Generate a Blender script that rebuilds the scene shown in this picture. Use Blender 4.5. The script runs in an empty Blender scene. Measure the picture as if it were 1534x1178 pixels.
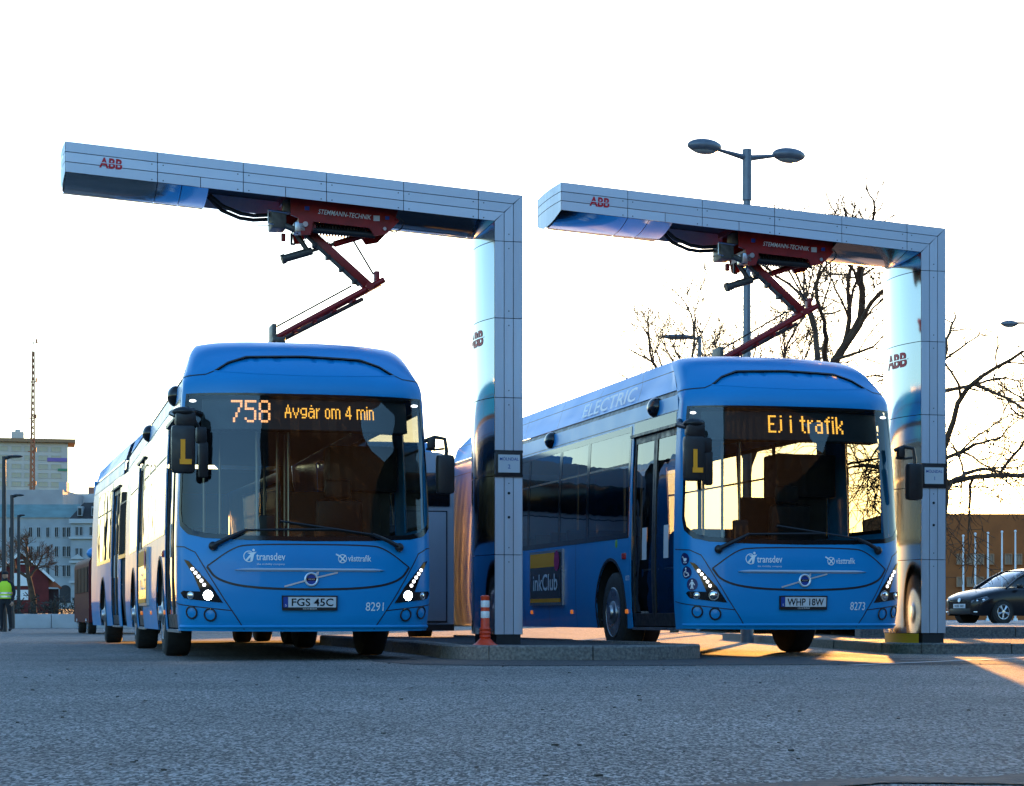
import bpy, bmesh, math, random
from mathutils import Vector, Matrix
from mathutils.geometry import delaunay_2d_cdt
R = math.radians
scn = bpy.context.scene
C = scn.collection

# ------------------------------------------------------------------ camera, sky, sun, exposure
CAM_H = 0.43
cam_d = bpy.data.cameras.new("camera"); cam = bpy.data.objects.new("camera", cam_d); C.objects.link(cam)
cam.location = (0, 0, CAM_H); cam.rotation_euler = (R(90), 0, 0)
cam_d.sensor_width = 36.0; cam_d.lens = 72.05; cam_d.shift_y = 0.2190
cam_d.clip_start = 0.05; cam_d.clip_end = 5000
scn.camera = cam
SUN_AZ, SUN_EL = 9.6, 4.0           # degrees right of the view axis, above the horizon
world = bpy.data.worlds.new("World"); scn.world = world; world.use_nodes = True
wn = world.node_tree.nodes; wl = world.node_tree.links
sky = wn.new("ShaderNodeTexSky"); sky.sky_type = 'NISHITA'; sky.sun_disc = False
sky.sun_elevation = R(SUN_EL); sky.sun_rotation = R(SUN_AZ)
sky.air_density = 1.0; sky.dust_density = 0.6; sky.ozone_density = 3.0
wl.new(sky.outputs[0], wn["Background"].inputs[0]); wn["Background"].inputs[1].default_value = 0.15
sun_d = bpy.data.lights.new("sun", 'SUN'); sun = bpy.data.objects.new("sun", sun_d); C.objects.link(sun)
sun_d.energy = 2.0; sun_d.angle = R(0.53); sun_d.color = (1.0, 0.44, 0.10)
sdir = Vector((math.sin(R(SUN_AZ)) * math.cos(R(SUN_EL)), math.cos(R(SUN_AZ)) * math.cos(R(SUN_EL)), math.sin(R(SUN_EL))))
sun.rotation_euler = (-sdir).to_track_quat('-Z', 'Y').to_euler()
vs = scn.view_settings
vs.view_transform = 'Standard'; vs.look = 'None'; vs.gamma = 1.0; vs.use_curve_mapping = False; vs.exposure = 2.75
cy = scn.cycles
cy.max_bounces = 10; cy.transparent_max_bounces = 16; cy.glossy_bounces = 5; cy.diffuse_bounces = 3
cy.caustics_reflective = False; cy.caustics_refractive = False; cy.sample_clamp_indirect = 6.0

def at(px, py, Y):
    """a point of the place at depth Y on the sight line through photo pixel (px, py)"""
    return Vector(((px - 767) / 3070 * Y, Y, CAM_H + (925 - py) / 3070 * Y))

# ------------------------------------------------------------------ materials
MATS = {}
def mat(name, col, rough=0.5, metal=0.0, coat=0.0, emit=None, es=0.0, spec=0.5, var=0.0, vscale=8.0, bump=0.0, bscale=40.0, rvar=0.0):
    if name in MATS: return MATS[name]
    m = bpy.data.materials.new(name); m.use_nodes = True
    n = m.node_tree.nodes; l = m.node_tree.links; p = n["Principled BSDF"]
    p.inputs["Base Color"].default_value = (*col, 1); p.inputs["Roughness"].default_value = rough
    p.inputs["Metallic"].default_value = metal; p.inputs["Coat Weight"].default_value = coat
    p.inputs["Coat Roughness"].default_value = 0.06; p.inputs["Specular IOR Level"].default_value = spec
    if emit: p.inputs["Emission Color"].default_value = (*emit, 1); p.inputs["Emission Strength"].default_value = es
    if var or bump or rvar:
        tc = n.new("ShaderNodeTexCoord")
        if var or rvar:
            t = n.new("ShaderNodeTexNoise"); t.inputs["Scale"].default_value = vscale; t.inputs["Detail"].default_value = 6
            l.new(tc.outputs["Object"], t.inputs["Vector"])
        if var:
            mx = n.new("ShaderNodeMix"); mx.data_type = 'RGBA'
            mx.inputs[6].default_value = (*[c * (1 - var) for c in col], 1); mx.inputs[7].default_value = (*[min(1, c * (1 + var)) for c in col], 1)
            r = n.new("ShaderNodeMapRange"); r.inputs[1].default_value = 0.3; r.inputs[2].default_value = 0.7
            l.new(t.outputs["Fac"], r.inputs[0]); l.new(r.outputs[0], mx.inputs[0]); l.new(mx.outputs[2], p.inputs["Base Color"])
        if rvar:
            r2 = n.new("ShaderNodeMapRange"); r2.inputs[1].default_value = 0.3; r2.inputs[2].default_value = 0.7
            r2.inputs[3].default_value = max(0, rough - rvar); r2.inputs[4].default_value = min(1, rough + rvar)
            l.new(t.outputs["Fac"], r2.inputs[0]); l.new(r2.outputs[0], p.inputs["Roughness"])
        if bump:
            b = n.new("ShaderNodeBump"); b.inputs["Strength"].default_value = bump; b.inputs["Distance"].default_value = 0.02
            t2 = n.new("ShaderNodeTexNoise"); t2.inputs["Scale"].default_value = bscale; t2.inputs["Detail"].default_value = 5
            l.new(tc.outputs["Object"], t2.inputs["Vector"]); l.new(t2.outputs["Fac"], b.inputs["Height"]); l.new(b.outputs[0], p.inputs["Normal"])
    MATS[name] = m
    return m

def glass(name, tint, ior=1.5, boost=1.0, rough=0.0):
    if name in MATS: return MATS[name]
    m = bpy.data.materials.new(name); m.use_nodes = True
    n = m.node_tree.nodes; l = m.node_tree.links
    for x in list(n): n.remove(x)
    o = n.new("ShaderNodeOutputMaterial"); mx = n.new("ShaderNodeMixShader"); t = n.new("ShaderNodeBsdfTransparent")
    g = n.new("ShaderNodeBsdfGlossy"); lw = n.new("ShaderNodeLayerWeight"); lw.inputs[0].default_value = .5; f = n.new("ShaderNodeMath"); f.operation = 'POWER'; f.inputs[1].default_value = 5.0
    sc_ = n.new("ShaderNodeMath"); sc_.operation = 'MULTIPLY_ADD'; sc_.inputs[1].default_value = .945; sc_.inputs[2].default_value = .055
    ml = n.new("ShaderNodeMath"); ml.operation = 'MULTIPLY'; ml.use_clamp = True
    tc = n.new("ShaderNodeTexCoord"); nz = n.new("ShaderNodeTexNoise"); nz.inputs["Scale"].default_value = 1.3
    bp = n.new("ShaderNodeBump"); bp.inputs["Strength"].default_value = 0.035; bp.inputs["Distance"].default_value = 0.15
    l.new(tc.outputs["Object"], nz.inputs["Vector"]); l.new(nz.outputs["Fac"], bp.inputs["Height"]); l.new(bp.outputs[0], g.inputs["Normal"])
    l.new(lw.outputs["Facing"], f.inputs[0]); l.new(f.outputs[0], sc_.inputs[0]); ml.inputs[1].default_value = boost
    t.inputs[0].default_value = (*tint, 1); g.inputs[0].default_value = (1, 1, 1, 1); g.inputs["Roughness"].default_value = rough
    l.new(sc_.outputs[0], ml.inputs[0]); l.new(ml.outputs[0], mx.inputs[0]); l.new(t.outputs[0], mx.inputs[1]); l.new(g.outputs[0], mx.inputs[2])
    l.new(mx.outputs[0], o.inputs[0])
    MATS[name] = m
    return m

BLUE = mat("bus_blue_paint", (0.002, 0.245, 0.58), 0.36, 0.0, 0.18, spec=0.35, var=0.05, vscale=1.5, rvar=0.06)
ROOFB = mat("bus_roof_paint", (0.004, 0.25, 0.60), 0.38, 0.0, 0.12, spec=.35, var=0.05, vscale=1.2, rvar=0.06)
BLACK = mat("black_plastic", (0.012, 0.012, 0.014), 0.42, rvar=0.12, vscale=12)
GLOSSBLK = mat("black_gloss", (0.008, 0.008, 0.01), 0.12)
RUBBER = mat("rubber", (0.018, 0.018, 0.018), 0.75, var=0.25, vscale=14)
CHASSIS = mat("chassis_black", (0.01, 0.01, 0.01), 0.8)
DKGREY = mat("interior_grey", (0.05, 0.052, 0.055), 0.7, var=0.1)
SEATM = mat("seat_fabric", (0.02, 0.035, 0.07), 0.9, var=0.3, vscale=30)
CHROME = mat("chrome", (0.70, 0.71, 0.74), 0.28, 0.45)
STEEL = mat("steel", (0.45, 0.46, 0.48), 0.35, 1.0, rvar=0.12)
WHITEV = mat("white_vinyl", (0.82, 0.84, 0.86), 0.4)
REFL = mat("lamp_reflector", (0.8, 0.82, 0.85), 0.1, 1.0)
WGLASS = glass("windscreen_glass", (0.62, 0.68, 0.66), 1.5, 1.0)
SGLASS = glass("side_glass", (0.30, 0.29, 0.26), 1.5, 1.1)
AMBER_LED = mat("amber_led", (0.3, 0.12, 0.01), 0.5, emit=(1.0, 0.46, 0.06), es=.42)
ORANGE_LED = mat("orange_led", (0.3, 0.12, 0.04), 0.5, emit=(1.0, 0.42, 0.16), es=.40)
BEAM_ON = mat("headlamp_lit", (0.9, 0.9, 0.9), 0.3, emit=(1.0, 0.93, 0.80), es=20)
DRL_ON = mat("led_lit", (0.9, 0.9, 0.9), 0.3, emit=(0.97, 0.95, 1.0), es=.75)
YELLOWP = mat("yellow_film", (0.98, 0.36, 0.008), 0.6)
PLATEW = mat("plate_white", (0.62, 0.63, 0.66), 0.4)
PLATEB = mat("plate_blue", (0.01, 0.05, 0.30), 0.4)
REDLAMP = mat("red_marker", (0.5, 0.02, 0.015), 0.2)
ORANGELAMP = mat("orange_marker", (0.75, 0.2, 0.02), 0.2, emit=(1, 0.25, 0.03), es=0.06)

# ------------------------------------------------------------------ mesh helpers
def obj(name, verts, faces, m, parent=None, smooth=True, ang=38):
    me = bpy.data.meshes.new(name)
    me.from_pydata([tuple(v) for v in verts], [], faces); me.update()
    bm = bmesh.new(); bm.from_mesh(me); bmesh.ops.remove_doubles(bm, verts=bm.verts, dist=1e-5)
    bm.to_mesh(me); bm.free()
    if smooth:
        me.polygons.foreach_set("use_smooth", [True] * len(me.polygons)); me.set_sharp_from_angle(angle=R(ang))
    me.materials.append(m)
    o = bpy.data.objects.new(name, me); C.objects.link(o)
    if parent: o.parent = parent
    return o
def empty(name, loc=(0, 0, 0), rz=0.0, parent=None):
    o = bpy.data.objects.new(name, None); o.empty_display_size = 0.2; C.objects.link(o)
    o.location = loc; o.rotation_euler = (0, 0, rz)
    if parent: o.parent = parent
    return o
def tag(o, label, cat=None, group=None, kind=None):
    if label: o["label"] = label
    if cat: o["category"] = cat
    if group: o["group"] = group
    if kind: o["kind"] = kind
    return o
def clone(o, parent=None):
    c = o.copy(); C.objects.link(c); c.parent = parent
    for ch in list(o.children): clone(ch, c)
    return c

class MB:
    def __init__(s): s.v = []; s.f = []
    def add(s, vs_, fs_):
        k = len(s.v); s.v += [Vector(v) for v in vs_]; s.f += [tuple(i + k for i in f) for f in fs_]; return s
    def box(s, c, d, rz=0.0, bev=0.0, M=None):
        x, y, z = d[0] / 2, d[1] / 2, d[2] / 2
        bm = bmesh.new(); bmesh.ops.create_cube(bm, size=1.0)
        for v in bm.verts: v.co = Vector((v.co.x * d[0], v.co.y * d[1], v.co.z * d[2]))
        if bev > 0: bmesh.ops.bevel(bm, geom=list(bm.edges), offset=bev, segments=2, affect='EDGES', profile=0.6)
        T = Matrix.Translation(Vector(c)) @ (M if M is not None else Matrix.Rotation(rz, 4, 'Z'))
        bm.verts.index_update()
        s.add([T @ v.co for v in bm.verts], [[v.index for v in f.verts] for f in bm.faces]); bm.free()
        return s
    def cyl(s, a, b, r0, r1=None, n=12, cap=True):
        a, b = Vector(a), Vector(b); r1 = r0 if r1 is None else r1
        d = (b - a)
        if d.length < 1e-7: return s
        q = d.to_track_quat('Z', 'Y'); vv = []
        for p, r in ((a, r0), (b, r1)):
            for i in range(n):
                t = 2 * math.pi * i / n
                vv.append(p + q @ Vector((r * math.cos(t), r * math.sin(t), 0)))
        ff = [(i, (i + 1) % n, n + (i + 1) % n, n + i) for i in range(n)]
        if cap: ff += [tuple(range(n - 1, -1, -1)), tuple(range(n, 2 * n))]
        return s.add(vv, ff)
    def tube(s, pts, r, n=8, r1=None):
        pts = [Vector(p) for p in pts]; N = len(pts); vv = []; up = None
        for i, p in enumerate(pts):
            d = (pts[min(i + 1, N - 1)] - pts[max(i - 1, 0)]).normalized()
            if up is None: up = Vector((0, 0, 1)) if abs(d.z) < 0.9 else Vector((1, 0, 0))
            x = d.cross(up).normalized(); y = x.cross(d).normalized(); up = y
            rr = r if r1 is None else r + (r1 - r) * i / max(1, N - 1)
            for k in range(n):
                t = 2 * math.pi * k / n; vv.append(p + x * rr * math.cos(t) + y * rr * math.sin(t))
        ff = []
        for i in range(N - 1):
            for k in range(n):
                ff.append((i * n + k, i * n + (k + 1) % n, (i + 1) * n + (k + 1) % n, (i + 1) * n + k))
        ff += [tuple(range(n - 1, -1, -1)), tuple(range((N - 1) * n, N * n))]
        return s.add(vv, ff)
    def lathe(s, prof, n=24, M=None, close=True):
        """prof: (r, h) about z"""
        vv = []; M = M or Matrix.Identity(4)
        for r, h in prof:
            for k in range(n):
                t = 2 * math.pi * k / n; vv.append(M @ Vector((r * math.cos(t), r * math.sin(t), h)))
        ff = []
        for i in range(len(prof) - 1):
            for k in range(n):
                ff.append((i * n + k, i * n + (k + 1) % n, (i + 1) * n + (k + 1) % n, (i + 1) * n + k))
        if close: ff += [tuple(range(n - 1, -1, -1)), tuple(range((len(prof) - 1) * n, len(prof) * n))]
        return s.add(vv, ff)
    def ball(s, c, r, n=14, M=None):
        prof = [(max(1e-4, math.sin(math.pi * i / n)), -math.cos(math.pi * i / n)) for i in range(n + 1)]
        r = Vector(r) if not isinstance(r, (int, float)) else Vector((r, r, r))
        T = Matrix.Translation(Vector(c)) @ (M or Matrix.Identity(4)) @ Matrix.Diagonal((*r, 1))
        return s.lathe(prof, n + 4, T)
    def prism(s, poly, fa, fb):
        """poly 2D list; fa / fb map (a, b) to 3D for the two ends"""
        n = len(poly)
        s.add([fa(*p) for p in poly] + [fb(*p) for p in poly],
              [tuple(range(n)), tuple(range(2 * n - 1, n - 1, -1))] + [(i, n + i, n + (i + 1) % n, (i + 1) % n) for i in range(n)])
        return s
    def build(s, name, m, parent=None, smooth=True, ang=38):
        return obj(name, s.v, s.f, m, parent, smooth, ang)

def pip(p, poly):
    x, y = p; ins = False; j = len(poly) - 1
    for i in range(len(poly)):
        xi, yi = poly[i]; xj, yj = poly[j]
        if (yi > y) != (yj > y) and x < (xj - xi) * (y - yi) / (yj - yi) + xi: ins = not ins
        j = i
    return ins
def densify(poly, res, closed=True):
    out = []; n = len(poly)
    for i in range(n if closed else n - 1):
        a, b = poly[i], poly[(i + 1) % n]; k = max(1, int(math.ceil(math.hypot(b[0] - a[0], b[1] - a[1]) / res)))
        for j in range(k): out.append((a[0] + (b[0] - a[0]) * j / k, a[1] + (b[1] - a[1]) * j / k))
    if not closed: out.append(tuple(poly[-1]))
    return out
def smoothpoly(poly, it=2):
    for _ in range(it):
        q = []; n = len(poly)
        for i in range(n):
            a, b = poly[i], poly[(i + 1) % n]
            q += [(a[0] * .75 + b[0] * .25, a[1] * .75 + b[1] * .25), (a[0] * .25 + b[0] * .75, a[1] * .25 + b[1] * .75)]
        poly = q
    return poly
def circle(c, r, n=24, a0=0, a1=2 * math.pi):
    return [(c[0] + r * math.cos(a0 + (a1 - a0) * i / n), c[1] + r * math.sin(a0 + (a1 - a0) * i / n)) for i in range(n)]
def nrm(surf, u, z, e=2e-3):
    a = Vector(surf(u + e, z)) - Vector(surf(u - e, z)); b = Vector(surf(u, z + e)) - Vector(surf(u, z - e))
    return a.cross(b).normalized()
def patch(mb, outline, holes, surf, res=0.1, off=0.0, thick=0.0):
    """a piece of the curved surface surf(u, z) inside outline and outside holes, lifted by off, with an edge of depth thick"""
    loops = [densify(outline, res)] + [densify(h, res) for h in holes]
    pts = []; edges = []
    for lp in loops:
        k = len(pts); pts += [Vector(p) for p in lp]; edges += [(k + i, k + (i + 1) % len(lp)) for i in range(len(lp))]
    us = [p[0] for p in outline]; zs = [p[1] for p in outline]
    nu = int((max(us) - min(us)) / res); nz = int((max(zs) - min(zs)) / res)
    for i in range(1, nu):
        for j in range(1, nz):
            p = (min(us) + (max(us) - min(us)) * i / nu, min(zs) + (max(zs) - min(zs)) * j / nz)
            if pip(p, outline) and not any(pip(p, h) for h in holes): pts.append(Vector(p))
    vv, ee, ff = delaunay_2d_cdt(pts, edges, [], 0, 1e-6)[:3]
    keep = []
    for f in ff:
        c = sum((vv[i] for i in f), Vector((0, 0))) / len(f)
        if pip(c, outline) and not any(pip(c, h) for h in holes):
            a, b, d = vv[f[0]], vv[f[1]], vv[f[2]]
            if (b.x - a.x) * (d.y - a.y) - (b.y - a.y) * (d.x - a.x) < 0: f = list(reversed(f))
            keep.append(tuple(f))
    N = {}
    used = sorted({i for f in keep for i in f}); idx = {i: k for k, i in enumerate(used)}
    P = []
    for i in used:
        n_ = nrm(surf, vv[i].x, vv[i].y); N[i] = n_
        P.append(Vector(surf(vv[i].x, vv[i].y)) + n_ * off)
    F = [tuple(idx[i] for i in f) for f in keep]
    if thick:
        cnt = {}
        for f in keep:
            for a, b in zip(f, f[1:] + f[:1]): cnt[(a, b)] = 1
        bd = [e for e in cnt if (e[1], e[0]) not in cnt]
        low = {}
        for a, b in bd:
            for i in (a, b):
                if i not in low: low[i] = len(P); P.append(Vector(surf(vv[i].x, vv[i].y)) + N[i] * (off - thick))
            F.append((idx[b], idx[a], low[a], low[b]))
    mb.add(P, F)
    return mb
def ribbon(mb, pts, w, surf, off=0.002, res=0.08):
    pts = densify(pts, res, False); L = []; n = len(pts)
    for i in range(n):
        a, b = pts[max(0, i - 1)], pts[min(n - 1, i + 1)]
        d = Vector((b[0] - a[0], b[1] - a[1])).normalized(); q = Vector((-d.y, d.x)) * w / 2
        for sgn in (-1, 1):
            u, z = pts[i][0] + q.x * sgn, pts[i][1] + q.y * sgn
            L.append(Vector(surf(u, z)) + nrm(surf, u, z) * off)
    mb.add(L, [(2 * i, 2 * i + 2, 2 * i + 3, 2 * i + 1) for i in range(n - 1)])
    return mb
TXT = {}
def text2d(s, h, align='LEFT', bold=0.0, sx=1.0, shear=0.0):
    key = (s, bold, shear)
    if key not in TXT:
        cu = bpy.data.curves.new("t", 'FONT'); cu.body = s; cu.size = 1.0; cu.offset = bold; cu.resolution_u = 3; cu.shear = shear
        o = bpy.data.objects.new("t", cu); C.objects.link(o)
        dg = bpy.context.evaluated_depsgraph_get(); me = o.evaluated_get(dg).to_mesh()
        v = [(p.co.x, p.co.y) for p in me.vertices]; f = [tuple(p.vertices) for p in me.polygons]
        o.evaluated_get(dg).to_mesh_clear(); bpy.data.objects.remove(o); bpy.data.curves.remove(cu)
        TXT[key] = (v, f)
    v, f = TXT[key]
    k = h / 0.70
    w = (max(p[0] for p in v)) * k * sx
    o_ = {'LEFT': 0, 'CENTER': -w / 2, 'RIGHT': -w}[align]
    return [(p[0] * k * sx + o_, p[1] * k) for p in v], f, w
def text_on(mb, s, surf, u, z, h, align='LEFT', off=0.004, bold=0.0, sx=1.0, rot=0.0, width=None, shear=0.0):
    if width: w0 = text2d(s, h, 'LEFT', bold, 1.0, shear)[2]; sx = width / w0
    v, f, w = text2d(s, h, align, bold, sx, shear); c, sn = math.cos(rot), math.sin(rot)
    P = []
    for a, b in v:
        uu, zz = u + a * c - b * sn, z + a * sn + b * c
        P.append(Vector(surf(uu, zz)) + nrm(surf, uu, zz) * off)
    F = []
    for q in f:
        a, b, d = P[q[0]], P[q[1]], P[q[2]]
        F.append(q)
    mb.add(P, F); return w

# ------------------------------------------------------------------ dot matrix letters
GL = {'7': "11111,00001,00001,00010,00010,00100,00100,01000,01000", '5': "11111,10000,10000,11110,00001,00001,00001,10001,01110",
 '8': "01110,10001,10001,10001,01110,10001,10001,10001,01110", 'A': "00100,00100,01010,01010,01010,11111,10001,10001,10001",
 'v': "00000,00000,10001,10001,10001,01010,01010,00100,00100", 'g': "00000,00000,01111,10001,10001,10001,01111,00001,01110",
 'å': "00100,00000,01110,00001,01111,10001,10001,10011,01101", 'r': "000,000,101,110,100,100,100,100,100",
 'o': "0000,0000,0110,1001,1001,1001,1001,1001,0110", 'm': "0000000,0000000,1110110,1001001,1001001,1001001,1001001,1001001,1001001",
 '4': "00010,00110,00110,01010,01010,10010,11111,00010,00010", 'i': "1,0,1,1,1,1,1,1,1", 'n': "0000,0000,1110,1001,1001,1001,1001,1001,1001",
 'E': "1111,1000,1000,1000,1110,1000,1000,1000,1111", 'j': "01,00,01,01,01,01,01,01,10", 't': "010,010,111,010,010,010,010,010,001",
 'a': "0000,0000,0110,0001,0111,1001,1001,1001,0111", 'f': "001,010,111,010,010,010,010,010,010", 'k': "1000,1000,1001,1001,1010,1100,1010,1001,1001",
 ' ': "00,00,00,00,00,00,00,00,00", '-': "0,0,0,0,1,0,0,0,0"}
def dots(mb, s, surf, u0, z0, width, height, off, fat=0.9):
    cols = []
    for ch in s:
        rows = GL[ch].split(',')
        for c in range(len(rows[0])): cols.append([int(r[c]) for r in rows])
        cols.append([0] * 9)
    cols.pop()
    nc = len(cols); du = width / nc; dz = height / 9
    for c, col in enumerate(cols):
        for r, b in enumerate(col):
            if not b: continue
            for k in (0, 1):            # two leds per cell, as on the real board
                uc = u0 + (c + 0.5) * du; zc = z0 + height - (r + 0.27 + 0.46 * k) * dz
                a, e = du * fat / 2, dz * 0.36 / 2
                P = [Vector(surf(uc + x * a, zc + y * e)) + nrm(surf, uc, zc) * off for x, y in ((-1, -1), (1, -1), (1, 1), (-1, 1))]
                mb.add(P, [(0, 1, 2, 3)])

# ------------------------------------------------------------------ ground, island, kerbs
def ground_material(name, base, light, wet=False):
    m = bpy.data.materials.new(name); m.use_nodes = True
    n = m.node_tree.nodes; l = m.node_tree.links; p = n["Principled BSDF"]; tc = n.new("ShaderNodeTexCoord")
    def noise(sc, det=4, rough=0.6):
        t = n.new("ShaderNodeTexNoise"); t.inputs["Scale"].default_value = sc; t.inputs["Detail"].default_value = det; t.inputs["Roughness"].default_value = rough
        l.new(tc.outputs["Object"], t.inputs["Vector"]); return t
    def ramp(src, a, b, lo=0.0, hi=1.0):
        r = n.new("ShaderNodeMapRange"); r.inputs[1].default_value = a; r.inputs[2].default_value = b; r.inputs[3].default_value = lo; r.inputs[4].default_value = hi
        l.new(src, r.inputs[0]); return r
    def mix(f, a, b, bt='MIX'):
        x = n.new("ShaderNodeMix"); x.data_type = 'RGBA'; x.blend_type = bt
        for s_, v in ((0, f), (6, a), (7, b)):
            if isinstance(v, (int, float)): x.inputs[s_].default_value = v
            elif isinstance(v, tuple): x.inputs[s_].default_value = (*v, 1)
            else: l.new(v, x.inputs[s_])
        return x.outputs[2]
    vo = n.new("ShaderNodeTexVoronoi"); vo.inputs["Scale"].default_value = 120
    mp = n.new("ShaderNodeMapping"); mp.inputs["Scale"].default_value = (1, .33, 1); l.new(tc.outputs["Object"], mp.inputs[0]); l.new(mp.outputs[0], vo.inputs["Vector"])
    sep = n.new("ShaderNodeSeparateColor"); l.new(vo.outputs["Color"], sep.inputs[0])
    stone = ramp(sep.outputs[0], 0.30, 1.0)
    c1 = mix(stone.outputs[0], base, light)
    pat = ramp(noise(0.35, 6).outputs["Fac"], 0.35, 0.68, 0.72, 1.18)
    hsv = n.new("ShaderNodeHueSaturation"); l.new(c1, hsv.inputs["Color"]); l.new(pat.outputs[0], hsv.inputs["Value"])
    pat2 = ramp(noise(6.0, 5).outputs["Fac"], 0.3, 0.7, 0.86, 1.12)
    hs2 = n.new("ShaderNodeHueSaturation"); l.new(hsv.outputs[0], hs2.inputs["Color"]); l.new(pat2.outputs[0], hs2.inputs["Value"])
    l.new(hs2.outputs[0], p.inputs["Base Color"])
    rg = ramp(noise(1.2, 5).outputs["Fac"], 0.3, 0.7, 0.75 if wet else 0.80, 0.9 if wet else 0.95); l.new(rg.outputs[0], p.inputs["Roughness"])
    b = n.new("ShaderNodeBump"); b.inputs["Strength"].default_value = 0.25 if wet else 0.9; b.inputs["Distance"].default_value = 0.006
    inv = n.new("ShaderNodeMath"); inv.operation = 'SUBTRACT'; inv.inputs[0].default_value = 1; l.new(vo.outputs["Distance"], inv.inputs[1])
    l.new(inv.outputs[0], b.inputs["Height"])
    b2 = n.new("ShaderNodeBump"); b2.inputs["Strength"].default_value = 0.5; b2.inputs["Distance"].default_value = 0.03
    l.new(noise(9, 3).outputs["Fac"], b2.inputs["Height"]); l.new(b2.outputs[0], b.inputs["Normal"]); l.new(b.outputs[0], p.inputs["Normal"])
    return m
ASPHALT = ground_material("asphalt", (0.018, 0.018, 0.018), (0.40, 0.375, 0.355))
ASPHALT_DARK = ground_material("asphalt_patch", (0.022, 0.023, 0.026), (0.07, 0.072, 0.078))
WET = ground_material("wet_asphalt", (0.008, 0.009, 0.011), (0.025, 0.026, 0.03), True)
PAVING = mat("paving", (0.20, 0.20, 0.21), 0.8, var=0.18, vscale=1.1, bump=0.3, bscale=6)
def granite(name, col):
    return mat(name, col, 0.85, var=0.42, vscale=34, bump=0.7, bscale=22)
KERB = granite("kerb_granite", (0.15, 0.145, 0.14))
KERB2 = granite("kerb_granite_dark", (0.14, 0.135, 0.13))
GRASS = mat("dry_grass", (0.07, 0.075, 0.035), 0.95, var=0.35, vscale=0.7)

def sheet(name, poly, z, m, kind="structure"):
    bm = bmesh.new(); f = bm.faces.new([bm.verts.new((x, y, z)) for x, y in poly])
    if f.normal.z < 0: f.normal_flip()
    bmesh.ops.triangulate(bm, faces=[f])
    me = bpy.data.meshes.new(name); bm.to_mesh(me); bm.free(); me.materials.append(m)
    o = bpy.data.objects.new(name, me); C.objects.link(o); tag(o, None, None, None, kind); return o
gx = [-1500, -200, -60, -20, 20, 60, 200, 1500]; gy = [-400, -60, -10, 5, 20, 45, 120, 400, 3000]
gv = [(x, y, 0) for y in gy for x in gx]; w_ = len(gx)
ground = obj("ground", gv, [(j * w_ + i, j * w_ + i + 1, (j + 1) * w_ + i + 1, (j + 1) * w_ + i) for j in range(len(gy) - 1) for i in range(w_ - 1)], ASPHALT)
tag(ground, None, kind="structure")

def kerb_ring(name, path, top, m, parent, width=0.16, stone=1.0, closed=False, surface=None):
    """granite stones set end to end along path (outer edge), top at height top"""
    rnd = random.Random(hash(name) % 999 if False else len(path) * 7 + 3)
    pts = densify(path, 0.12, closed); acc = 0; seg = [pts[0]]; stones = []
    for a, b in zip(pts, pts[1:] + (pts[:1] if closed else [])):
        seg.append(b); acc += math.hypot(b[0] - a[0], b[1] - a[1])
        if acc >= stone * rnd.uniform(.9, 1.1): stones.append(seg); seg = [b]; acc = 0
    if len(seg) > 1: stones.append(seg)
    for sg in stones:
        # inner side = left of travel
        N = len(sg); cum = [0]
        for a, b in zip(sg, sg[1:]): cum.append(cum[-1] + math.hypot(b[0] - a[0], b[1] - a[1]))
        L = cum[-1]; g = 0.006; ring = []; j = rnd.uniform(-.006, .006); tl = rnd.uniform(-.004, .006)
        for i in range(N):
            a, b = sg[max(0, i - 1)], sg[min(N - 1, i + 1)]
            d = Vector((b[0] - a[0], b[1] - a[1])).normalized(); q = Vector((-d.y, d.x))
            p = Vector(sg[i])
            if i == 0: p += d * g
            if i == N - 1: p -= d * g
            ch = 0.018 + rnd.uniform(-.004, .004)
            prof = [(j, -0.02), (j + rnd.uniform(-.004, .004), top - ch + tl), (j + ch, top + tl), (width, top + tl), (width, -0.02)]
            ring.append([(p.x + q.x * t, p.y + q.y * t, h) for t, h in prof])
        V = [v for r in ring for v in r]; n5 = 5
        F = [(i * n5 + k, (i + 1) * n5 + k, (i + 1) * n5 + (k + 1) % n5, i * n5 + (k + 1) % n5) for i in range(N - 1) for k in range(n5)]
        F += [tuple(range(n5)), tuple(range(N * n5 - 1, (N - 1) * n5 - 1, -1))]
        o = obj("kerb_stone", V, F, m, parent, True, 30)
        bm = bmesh.new(); bm.from_mesh(o.data); bmesh.ops.recalc_face_normals(bm, faces=bm.faces); bm.to_mesh(o.data); bm.free()

def corner_round(poly, it=2):
    """chaikin on an open path, ends kept"""
    for _ in range(it):
        q = [poly[0]]
        for a, b in zip(poly, poly[1:]):
            q += [(a[0] * .75 + b[0] * .25, a[1] * .75 + b[1] * .25), (a[0] * .25 + b[0] * .75, a[1] * .25 + b[1] * .75)]
        q.append(poly[-1]); poly = q
    return poly
isl = corner_round([(-3.0, 32), (-0.95, 23.2), (-0.72, 20.85), (0.15, 20.28), (1.2, 20.38), (1.98, 21.1), (1.98, 22.0), (1.35, 23.6), (-0.75, 32)], 3)
island = sheet("island", [(x * .999, y) for x, y in isl], 0.128, ASPHALT_DARK)
kerb_ring("a", isl, 0.15, KERB, island, 0.17, 1.05)
isr = corner_round([(4.1, 40), (4.45, 24.9), (4.55, 24.05), (5.3, 23.9), (30, 26.5)], 3)
island_r = sheet("pavement", isr + [(30, 40)], 0.105, ASPHALT_DARK)
kerb_ring("b", isr, 0.125, KERB2, island_r, 0.17, 1.0)
# raised forecourt with a stone edge beyond the right-hand post
plat = [(5.6, 33.0), (40, 33.6)]
plaza = sheet("forecourt", [(5.7, 33.0), (60, 34.2), (60, 128), (5.7, 128)], 0.27, PAVING)
kerb_ring("c", plat, 0.275, KERB, plaza, 0.45, 1.2)
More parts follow.
